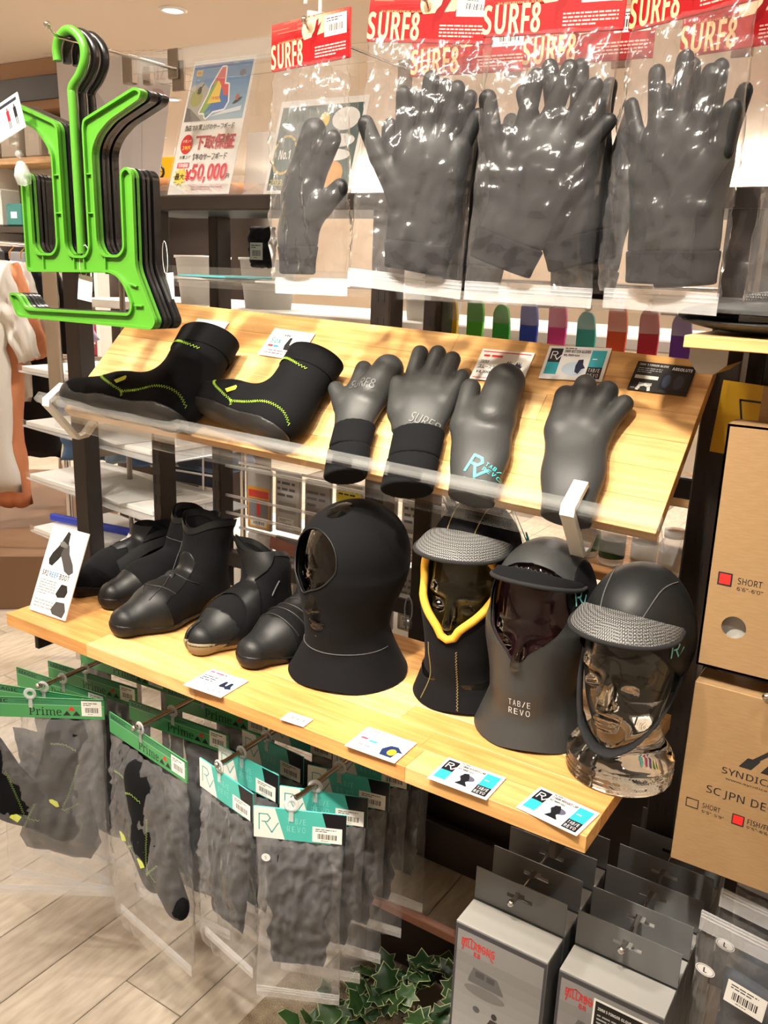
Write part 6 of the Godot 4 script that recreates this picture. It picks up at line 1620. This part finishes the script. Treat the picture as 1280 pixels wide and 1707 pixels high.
	for i in 4:
		var o := thing("jar", ["clear jar with a green label", "clear jar with a dark green label", "pale jar with a white label", "tall white jar"][i] + " on the rear shelf, above the charcoal hood", "jar", at(-0.62 + i * 0.065, 0.941, -1.84 + 0.02 * (i % 2)))
		part("body", B.new().lathe(P2("0.0001,0 0.026,0 0.028,0.004 0.028,0.07 0.02,0.084 0.02,0.09 0.0001,0.09"), Vector3(), 20), M.frosted, o)
		part("lid", B.new().lathe(P2("0.021,0.086 0.022,0.086 0.022,0.102 0.0001,0.103"), Vector3(), 20), M.white_plastic, o)
		part("label", B.new().lathe(P2("0.0285,0.016 0.0285,0.056"), Vector3(), 20), mat("label_%d" % i, [c8(60, 130, 80), c8(44, 84, 56), c8(220, 220, 214), c8(196, 200, 196)][i], 0.5), o)
	var bx := thing("blue_box", "small blue-white printed box on the deck beneath the shelf", "box", at(-0.93, 0.17, -1.57, 20))
	part("carton", B.new().box(V(0.1, 0.12, 0.06), V(0, 0.06, 0), 0.001), mat("pale_blue", c8(120, 158, 180), 0.5), bx)
	var p3 := Ink.new(self); p3.rect(-0.045, 0.05, 0.09, 0.06, Color(0.12, 0.14, 0.2)); p3.text("OIO", -0.03, 0.062, 0.02, Color(0.6, 0.7, 0.76), 0.06, true)
	part("print", p3, M.gloss_ink, bx, at(0, 0, 0.0302))

func upper_signs():
	# the poster of the upper left, leaning in its acrylic stand
	for i in 2:
		var w: float = [0.185, 0.225][i]
		var h: float = [0.305, 0.2][i]
		var T := at([-1.455, -1.175][i], 1.687, [-1.475, -1.5][i], 0, -18)
		var o := thing("acrylic_poster_stand", ["clear acrylic stand holding the blue-topped poster with red numerals", "clear acrylic stand holding the dark green poster behind the leftmost glove bag"][i], "stand", at([-1.455, -1.175][i], 1.684, [-1.475, -1.5][i]))
		part("foot", B.new().prism(P2("-0.06,0 0.1,0 0.1,0.004 0.0,0.03 -0.05,0.006"), -w / 2 - 0.012, w / 2 + 0.012, Transform3D(Basis(V(0, 0, -1), V(0, 1, 0), V(1, 0, 0)), Vector3())), M.acrylic, o)
		part("back_sheet", B.new().box(V(w + 0.03, h + 0.03, 0.003), V(0, h / 2 + 0.01, -0.006), 0.0006), M.acrylic, o, at(0, 0, 0, 0, -18))
		var p := thing("poster", ["poster with a blue sky photo, a coloured arrow emblem and red 50,000", "dark green poster with yellow laurel and speech bubbles, behind the leftmost glove bag"][i], "poster", T)
		part("paper", B.new().box(V(w, h, 0.0012), V(0, h / 2 + 0.006, 0), 0.0003), M.paper, p)
		var k := Ink.new(self); k.z = 0.0009
		if i == 0:
			var X := -w / 2
			for j in 12: k.rect(X + 0.006, 0.172 + j * 0.0108, w - 0.012, 0.0109, Color(0.62, 0.72, 0.78).lerp(Color(0.24, 0.48, 0.72), j / 11.0))
			k.poly(PackedVector2Array([Vector2(X + 0.006, 0.172), Vector2(X + 0.075, 0.172), Vector2(X + 0.07, 0.24), Vector2(X + 0.04, 0.262), Vector2(X + 0.006, 0.25)]), Color(0.66, 0.66, 0.62))
			k.poly(PackedVector2Array([Vector2(X + 0.006, 0.172), Vector2(X + 0.06, 0.172), Vector2(X + 0.02, 0.2), Vector2(X + 0.006, 0.205)]), Color(0.45, 0.43, 0.42))
			k.oval(X + 0.03, 0.225, 0.018, 0.02, Color(0.62, 0.62, 0.34)); k.oval(X + 0.036, 0.242, 0.006, 0.009, INK); k.line(PackedVector2Array([Vector2(X + 0.03, 0.236), Vector2(X + 0.046, 0.256)]), 0.003, INK)
			k.poly(PackedVector2Array([Vector2(X + 0.08, 0.18), Vector2(X + 0.17, 0.19), Vector2(X + 0.17, 0.2), Vector2(X + 0.12, 0.192)]), Color(0.86, 0.9, 0.93)); k.oval(X + 0.155, 0.212, 0.014, 0.004, INK, 0.5); k.oval(X + 0.153, 0.22, 0.005, 0.007, Color(0.7, 0.36, 0.26))
			k.oval(X + 0.155, 0.274, 0.008, 0.007, Color(0.2, 0.22, 0.28)); k.rect(X + 0.016, 0.276, 0.018, 0.013, Color(0.88, 0.74, 0.26)); k.rect(X + 0.019, 0.279, 0.012, 0.007, Color(0.75, 0.55, 0.2))
			var em := P2("0.048,0.19 0.066,0.232 0.07,0.25 0.092,0.29 0.103,0.29 0.108,0.252 0.12,0.25 0.128,0.212 0.12,0.196 0.088,0.192 0.07,0.177 0.062,0.19")
			var big: PackedVector2Array = Geometry2D.offset_polygon(em, 0.004, Geometry2D.JOIN_ROUND)[0]
			var sh := func(q: PackedVector2Array) -> PackedVector2Array: return Transform2D(0, Vector2(X, 0)) * q
			k.poly(sh.call(big), Color(0.95, 0.95, 0.95)); k.poly(sh.call(em), Color(0.2, 0.42, 0.7))
			k.poly(sh.call(P2("0.07,0.25 0.092,0.29 0.103,0.29 0.108,0.252 0.12,0.25 0.124,0.226 0.112,0.226 0.1,0.25 0.084,0.262")), Color(0.82, 0.26, 0.26)); k.poly(sh.call(P2("0.048,0.19 0.066,0.232 0.08,0.262 0.088,0.258 0.08,0.212 0.062,0.19")), Color(0.5, 0.68, 0.26))
			k.poly(sh.call(P2("0.066,0.21 0.088,0.262 0.1,0.248 0.1,0.222 0.108,0.212")), Color(0.94, 0.8, 0.28)); k.kanji("下取保証", X + 0.074, 0.218, 0.007, Color(0.8, 0.3, 0.2), 0.026)
			for j in 3: k.line(sh.call(PackedVector2Array([Vector2(0.064 + j * 0.006, 0.182 + j * 0.002), Vector2(0.068 + j * 0.006, 0.19 + j * 0.002)])), 0.002, Color(0.5, 0.75, 0.4))
			k.kanji("当店でお買上げのサーフボード", X + 0.014, 0.151, 0.012, INK, 0.15, 0.1)
			k.oval(X + 0.03, 0.12, 0.018, 0.022, Color(0.82, 0.2, 0.2)); k.kanji("お買上年", X + 0.017, 0.124, 0.006, Color(0.95, 0.85, 0.8), 0.026, 0.12); k.text("2", X + 0.019, 0.107, 0.009, Color(0.95, 0.85, 0.3), 0.006, true); k.kanji("年円", X + 0.026, 0.107, 0.009, Color(0.95, 0.85, 0.3), 0.018, 0.14)
			k.kanji("下取保証", X + 0.056, 0.108, 0.03, Color(0.93, 0.6, 0.6), 0.118, 0.2); k.kanji("下取保証", X + 0.056, 0.108, 0.03, Color(0.84, 0.16, 0.26), 0.118, 0.13)
			k.kanji("お買上げ", X + 0.016, 0.087, 0.007, INK, 0.034, 0.1); k.text("1", X + 0.056, 0.083, 0.015, INK, 0.005, true); k.kanji("年のサーフボード", X + 0.064, 0.083, 0.014, INK, 0.096, 0.1)
			k.rect(X + 0.014, 0.066, 0.036, 0.012, Color(0.86, 0.4, 0.46)); k.kanji("下取保証", X + 0.016, 0.068, 0.008, Color.WHITE, 0.032, 0.12)
			for j in 10: k.poly(PackedVector2Array([Vector2(X + 0.03, 0.046) + Vector2(0.024, 0).rotated(TAU * j / 10.0), Vector2(X + 0.03, 0.046) + Vector2(0.014, 0).rotated(TAU * (j + 0.5) / 10.0), Vector2(X + 0.03, 0.046), Vector2(X + 0.03, 0.046) + Vector2(0.014, 0).rotated(TAU * (j - 0.5) / 10.0)]), Color(0.9, 0.82, 0.36))
			k.kanji("最大", X + 0.014, 0.039, 0.014, Color(0.3, 0.24, 0.1), 0.03, 0.13)
			k.text("¥", X + 0.044, 0.036, 0.026, Color(0.84, 0.16, 0.26), 0.018, true); k.text("50,000", X + 0.062, 0.03, 0.044, Color(0.93, 0.6, 0.6), 0.106, true); k.text("50,000", X + 0.063, 0.033, 0.04, Color(0.84, 0.16, 0.26), 0.103, true); k.kanji("円", X + 0.168, 0.04, 0.01, Color(0.4, 0.3, 0.3), 0.0, 0.12)
			k.greek(X + 0.07, 0.015, 0.09, 0.01, 2, Color(0.78, 0.72, 0.72), 3)
		else:
			k.rect(-w / 2 + 0.008, 0.014, w - 0.016, h - 0.022, Color(0.2, 0.33, 0.32))
			for j in 14:
				var a := deg_to_rad(200 + j * 24)
				k.oval(-0.075 + cos(a) * 0.03, 0.09 + sin(a) * 0.04, 0.003, 0.007, Color(0.78, 0.66, 0.28), a)
			k.text("No.1", -0.09, 0.08, 0.02, Color(0.92, 0.92, 0.9), 0.03, true)
			k.text("2023/3/31", -0.1, 0.024, 0.013, Color(0.8, 0.72, 0.34), 0.07, true)
			k.oval(0.012, 0.16, 0.013, 0.016, Color(0.9, 0.78, 0.2))
			for q in [[0.066, 0.16, 0.034, 0.024], [0.062, 0.115, 0.036, 0.014], [0.06, 0.085, 0.034, 0.012]]: k.oval(q[0], q[1], q[2], q[3], Color(0.93, 0.93, 0.92))
			k.oval(0.055, 0.045, 0.03, 0.028, Color(0.86, 0.62, 0.3)); k.greek(-0.03, 0.1, 0.05, 0.05, 3, Color(0.75, 0.76, 0.76), 4); k.greek(-0.02, 0.05, 0.04, 0.03, 2, Color(0.75, 0.76, 0.76), 6)
		part("print", k, M.ink, p)
	var fs := thing("frosted_sheet", "pale translucent acrylic sheet standing behind the two posters", "sheet", at(-1.29, 1.69, -1.56, 4, -8))
	part("sheet", B.new().box(V(0.2, 0.14, 0.004), V(0, 0.07, 0), 0.0008), M.frosted, fs)
	# the big pale poster seen from behind, with its print showing through
	var bp := thing("pale_banner", "large pale poster sheet hanging behind the wetsuit hangers, print showing through", "poster", at(-2.03, 2.06, -1.74, 4, 0, -3))
	part("sheet", B.new().prism(P2("-0.2,0.02 0.23,0.0 0.16,-0.42 -0.16,-0.48"), -0.001, 0.001), mat("pale_sheet", c8(214, 210, 212), 0.5), bp)
	part("pole", B.new().tube(PackedVector3Array([V(0, -2.055, -0.012), V(0, 0.0, -0.012)]), 0.008, 8), M.steel, bp, at(0, 0, 0, 0, 0, 3))
	var k2 := Ink.new(self); k2.z = 0.0016
	var g := Color(0.74, 0.73, 0.75)
	k2.poly(P2("-0.13,-0.12 -0.09,-0.08 -0.04,-0.08 0.0,-0.12 0.01,-0.24 -0.01,-0.36 -0.11,-0.38 -0.12,-0.26"), g); k2.oval(-0.065, -0.05, 0.018, 0.024, g); k2.poly(P2("0.04,-0.14 0.07,-0.1 0.1,-0.1 0.12,-0.14 0.12,-0.32 0.05,-0.32"), Color(0.78, 0.77, 0.79))
	k2.text("GNIZ", 0.12, -0.05, 0.03, Color(0.74, 0.6, 0.64), 0.08, true); k2.text("OD", 0.1, -0.12, 0.05, Color(0.76, 0.66, 0.68), 0.1, true)
	part("print", k2, M.ink, bp)
	tag(part("banner_bar", B.new().box(V(0.5, 0.008, 0.012), Vector3(), 0.001), M.acrylic, self, at(-2.02, 2.075, -1.735, 4, 0, -3)), "clear bar along the top edge of the large pale poster", "bar")
	var rr := thing("acrylic_side_rail", "clear acrylic rail with steel clips at the upper left, holding the hanger hook", "rail", at(-1.2, 1.9, -1.24))
	part("bar", B.new().box(V(0.42, 0.034, 0.008), Vector3(), 0.001), M.acrylic_edge, rr)
	for x in [-0.19, -0.07]: part("clip", B.new().box(V(0.026, 0.05, 0.016), V(x, -0.008, 0.0), 0.002), M.steel, rr)
	for x in [-0.2, 0.2]: part("arm", B.new().box(V(0.008, 0.03, 0.18), V(x, 0, -0.09), 0.001), M.acrylic, rr)
	part("leg", B.new().box(V(0.42, 0.25, 0.006), V(0, -0.1, -0.178), 0.001), M.acrylic, rr)

func far_shop():
	# chrome strip and paper trays on the far-left post
	tag(part("chrome_strip", B.new().box(V(0.06, 0.5, 0.01), V(-2.02, 1.43, -1.505), 0.004), M.chrome, self), "polished metal strip beside the dark far-left post", "strip")
	for i in 4:
		var y: float = [1.215, 1.05, 0.885, 0.715][i]
		var o := thing("paper_tray", ["uppermost", "second", "third", "lowest"][i] + " clear tray of white papers on the far-left post, left of the boots", "tray", at(-1.97, y, -1.71, -8))
		part("tray", B.new().box(V(0.7, 0.005, 0.3), V(0, 0, 0), 0.001), M.frosted, o)
		part("front_lip", B.new().box(V(0.7, 0.02, 0.004), V(0, 0.01, 0.15), 0.001), M.acrylic, o)
		part("papers", B.new().box(V(0.6, 0.014, 0.26), V(-0.04, 0.0105, 0.0), 0.002), M.paper, o, at(0, 0, 0, 3))
		part("folder", B.new().box(V(0.3, 0.004, 0.2), V(0.02, 0.02, 0.03), 0.001), M.box_light if i != 3 else M.white_plastic, o, at(0, 0, 0, -6))
		if i == 3: part("blue_edge", B.new().box(V(0.66, 0.022, 0.016), V(-0.03, 0.034, 0.0), 0.003), mat("blue_plastic", c8(40, 62, 190), 0.4), o, at(0, 0, -0.02, 16))
		part("arm", B.new().box(V(0.03, 0.035, 0.26), V(0.02, -0.02, 0.05), 0.002), M.steel, o)
	# garments on a rail, far left
	var gr := thing("garment_rail", "metal garment rail at the far left carrying pale clothes", "rail", at(-4.0, 0, -2.78))
	part("bar", B.new().tube(PackedVector3Array([V(0.5, 1.6, 0.56), V(-0.5, 1.6, -0.62)]), 0.012, 8), M.chrome, gr)
	for s in [-1, 1]: part("upright", B.new().tube(PackedVector3Array([V(0.48 * s, 0.25, 0.55 * s), V(0.48 * s, 1.6, 0.55 * s)]), 0.014, 8), M.chrome, gr)
	part("plinth", B.new().box(V(0.62, 0.26, 1.7), V(0, 0.13, 0.0), 0.006), mat("walnut", c8(112, 82, 56), 0.6), gr, at(0, 0, 0, 40))
	var cl := [[-3.8, -2.4, c8(236, 232, 226), 1.1, 0.36, "long white shirt, nearest"], [-3.8, -2.5, c8(224, 150, 108), 1.2, 0.28, "orange garment"], [-3.93, -2.6, c8(240, 236, 230), 0.7, 0.34, "short white tee"], [-3.92, -2.7, c8(20, 20, 23), 1.0, 0.42, "black jacket"], [-4.06, -2.86, c8(230, 220, 202), 0.75, 0.44, "beige tee"], [-4.18, -3.0, c8(238, 232, 224), 0.95, 0.34, "cream shirt"], [-4.31, -3.16, c8(190, 174, 218), 0.85, 0.34, "lavender shirt"]]
	for i in cl.size():
		var c: Array = cl[i]
		var o := thing("garment", c[5] + " hanging on the far-left garment rail", "garment", at(c[0], 1.56, c[1], 41 + i * 2))
		var h: float = c[3]
		part("cloth", lump(c[4], h, 0.1, 30 + i), mat("garment_%d" % i, c[2], 0.9), o, at(0, -h / 2 - 0.03, 0))
		for s in [-1, 1]: part("sleeve", lump(0.14, 0.46, 0.09, 50 + i * 2 + s), M["garment_%d" % i], o, at(s * c[4] * 0.5, -0.27, 0, 0, 0, s * 16.0))
		part("hanger_hook", B.new().tube(PackedVector3Array([V(0, -0.03, 0), V(0, 0.0, 0), V(0.02, 0.025, 0), V(0.0, 0.05, 0), V(-0.02, 0.03, 0)]), 0.004, 6), M.wood_3, o)
	# lit wall unit, far left
	var u := thing("wall_shelf_unit", "tall lit wall unit with white and wooden shelves at the far left", "shelf unit", at(-6.9, 0, -4.75))
	part("back", B.new().box(V(2.4, 3.0, 0.04), V(0, 1.5, -0.3), 0.002), M.wall, u)
	part("bulkhead", B.new().box(V(2.4, 0.36, 0.34), V(0, 2.82, -0.1), 0.004), mat("brown_bulkhead", c8(150, 112, 76), 0.7), u)
	part("dark_sign", B.new().box(V(1.9, 0.17, 0.02), V(0.05, 2.79, 0.085), 0.003), mat("slate_panel", c8(44, 50, 60), 0.4), u)
	for y in [2.28, 1.75, 1.25, 0.75]: part("shelf", B.new().box(V(2.3, 0.05, 0.34), V(0, y, -0.1), 0.003), M.wood_2 if y > 2.0 else M.dark_brown, u)
	for x in [-1.18, -0.2, 1.18]: part("upright", B.new().box(V(0.05, 2.64, 0.34), V(x, 1.32, -0.1), 0.003), M.white_plastic, u)
	var r := RandomNumberGenerator.new(); r.seed = 5
	var kinds := [["white shoe box", c8(232, 230, 226)], ["black bag", c8(30, 30, 34)], ["teal case", c8(40, 110, 106)], ["crimson pouch", c8(150, 36, 56)], ["grey helmet box", c8(120, 120, 124)], ["pale folder", c8(206, 204, 196)]]
	var which := ["top", "second", "third", "lowest"]
	for row in 4:
		for i in 8:
			var kk: Array = kinds[0] if row == 0 else kinds[(i * 3 + row * 2) % 6]
			var o := thing("shelf_goods", "%s on the %s shelf of the wall unit, %s from its left" % [kk[0], which[row], ["first", "second", "third", "fourth", "fifth", "sixth", "seventh", "last"][i]], "goods", at(-7.95 + i * 0.3, [2.31, 1.78, 1.28, 0.78][row], -4.82), "")
			var hh := r.randf_range(0.16, 0.3)
			part("body", B.new().box(V(r.randf_range(0.18, 0.27), hh, 0.2), V(0, hh / 2, 0), 0.012), mat("goods_%s" % kk[0], kk[1], 0.6), o)
			part("label", B.new().box(V(0.08, 0.05, 0.002), V(0, hh * 0.5, 0.101), 0.0), M.paper, o)
	# counter with the small balance bike and its yellow sign
	var ct := thing("brown_counter", "curved brown wooden counter top behind the wetsuit hangers", "counter", at(-2.95, 0, -2.95))
	part("top", B.new().lathe(P2("0.0001,1.82 0.42,1.82 0.43,1.835 0.43,1.855 0.42,1.865 0.0001,1.865"), Vector3(), 32), mat("counter_wood", c8(168, 112, 66), 0.5), ct)
	part("body", B.new().lathe(P2("0.36,0 0.36,1.82"), Vector3(), 32), M.dark_brown, ct)
	var bk := thing("balance_bike", "tiny black balance bike standing on the brown counter", "toy bike", at(-2.9, 1.867, -2.66, 20))
	for x in [-0.045, 0.045]:
		var ring := PackedVector3Array()
		for a in 21: ring.append(V(x + 0.028 * cos(TAU * a / 20), 0.032 + 0.028 * sin(TAU * a / 20), 0))
		var wl := part("wheel", B.new().tube(ring, 0.005, 6, false), M.black_plastic, bk)
		for a in 5: part("spoke", B.new().tube(PackedVector3Array([V(x, 0.032, 0), V(x + 0.027 * cos(TAU * a / 5), 0.032 + 0.027 * sin(TAU * a / 5), 0)]), 0.0016, 4), M.black_plastic, wl)
	part("frame", B.new().tube(PackedVector3Array([V(-0.045, 0.032, 0), V(-0.01, 0.07, 0), V(0.03, 0.08, 0), V(0.045, 0.032, 0)]), 0.003, 6), M.black_plastic, bk)
	part("handlebar", B.new().tube(PackedVector3Array([V(0.03, 0.08, 0), V(0.026, 0.11, 0), V(0.02, 0.114, 0.03)]), 0.0025, 6), M.black_plastic, bk)
	part("seat", B.new().box(V(0.03, 0.006, 0.014), V(-0.012, 0.078, 0), 0.002), M.black_plastic, bk)
	var ysn := thing("yellow_counter_sign", "small yellow sign behind the balance bike", "sign", at(-2.98, 1.867, -2.82, 10, -6))
	part("board", B.new().box(V(0.16, 0.11, 0.006), V(0, 0.055, 0), 0.001), M.yellow, ysn)
	var pl := thing("counter_plant", "small leafy plant left of the balance bike", "plant", at(-3.06, 1.867, -2.76))
	part("pot", B.new().lathe(P2("0.0001,0 0.02,0 0.026,0.03 0.0001,0.03"), Vector3(), 16), M.white_plastic, pl)
	for i in 14:
		var a := r.randf_range(0, TAU)
		part("leaf", B.new().prism(P2("0,0 0.012,0.012 0,0.034 -0.012,0.012"), -0.0004, 0.0004), M["leaf_%d" % (i % 3)], pl, Transform3D(Basis(V(0, 1, 0), a) * Basis(V(1, 0, 0), r.randf_range(-1.2, 0.4)), V(0.02 * cos(a), 0.03 + r.randf_range(0, 0.05), 0.02 * sin(a))))
	# hangers of blue clothes beyond the left posts
	var br := thing("blue_clothes_rail", "low chrome rail of blue clothes beyond the left posts", "rail", at(-2.42, 0, -2.15))
	part("bar", B.new().tube(PackedVector3Array([V(-0.3, 1.2, 0.1), V(0.4, 1.2, -0.1)]), 0.01, 8), M.chrome, br)
	for s in [-1, 1]: part("upright", B.new().tube(PackedVector3Array([V(0.05 + 0.35 * s, 0.0, -0.1 * s), V(0.05 + 0.35 * s, 1.2, -0.1 * s)]), 0.012, 8), M.chrome, br)
	for i in 7:
		var o := thing("blue_garment", "%s garment, %s along the low chrome rail beyond the left posts" % [["blue", "navy", "grey-blue", "denim blue", "taupe", "dark navy", "pale blue"][i], ["first", "second", "third", "fourth", "fifth", "sixth", "last"][i]], "garment", at(-2.62 + i * 0.09, 1.18, -2.08 - i * 0.026, 70), "blue clothes on the low rail")
		part("cloth", lump(0.24, 0.32, 0.06, 80 + i), mat("denim_%d" % i, [c8(70, 96, 130), c8(52, 66, 92), c8(110, 130, 150), c8(60, 84, 120), c8(120, 112, 110), c8(44, 54, 76), c8(90, 110, 140)][i], 0.9), o, at(0, -0.19, 0))
		part("hanger_hook", B.new().tube(PackedVector3Array([V(0, -0.04, 0), V(0, 0.0, 0), V(0.015, 0.02, 0), V(0.0, 0.035, 0)]), 0.003, 5), M.chrome, o)
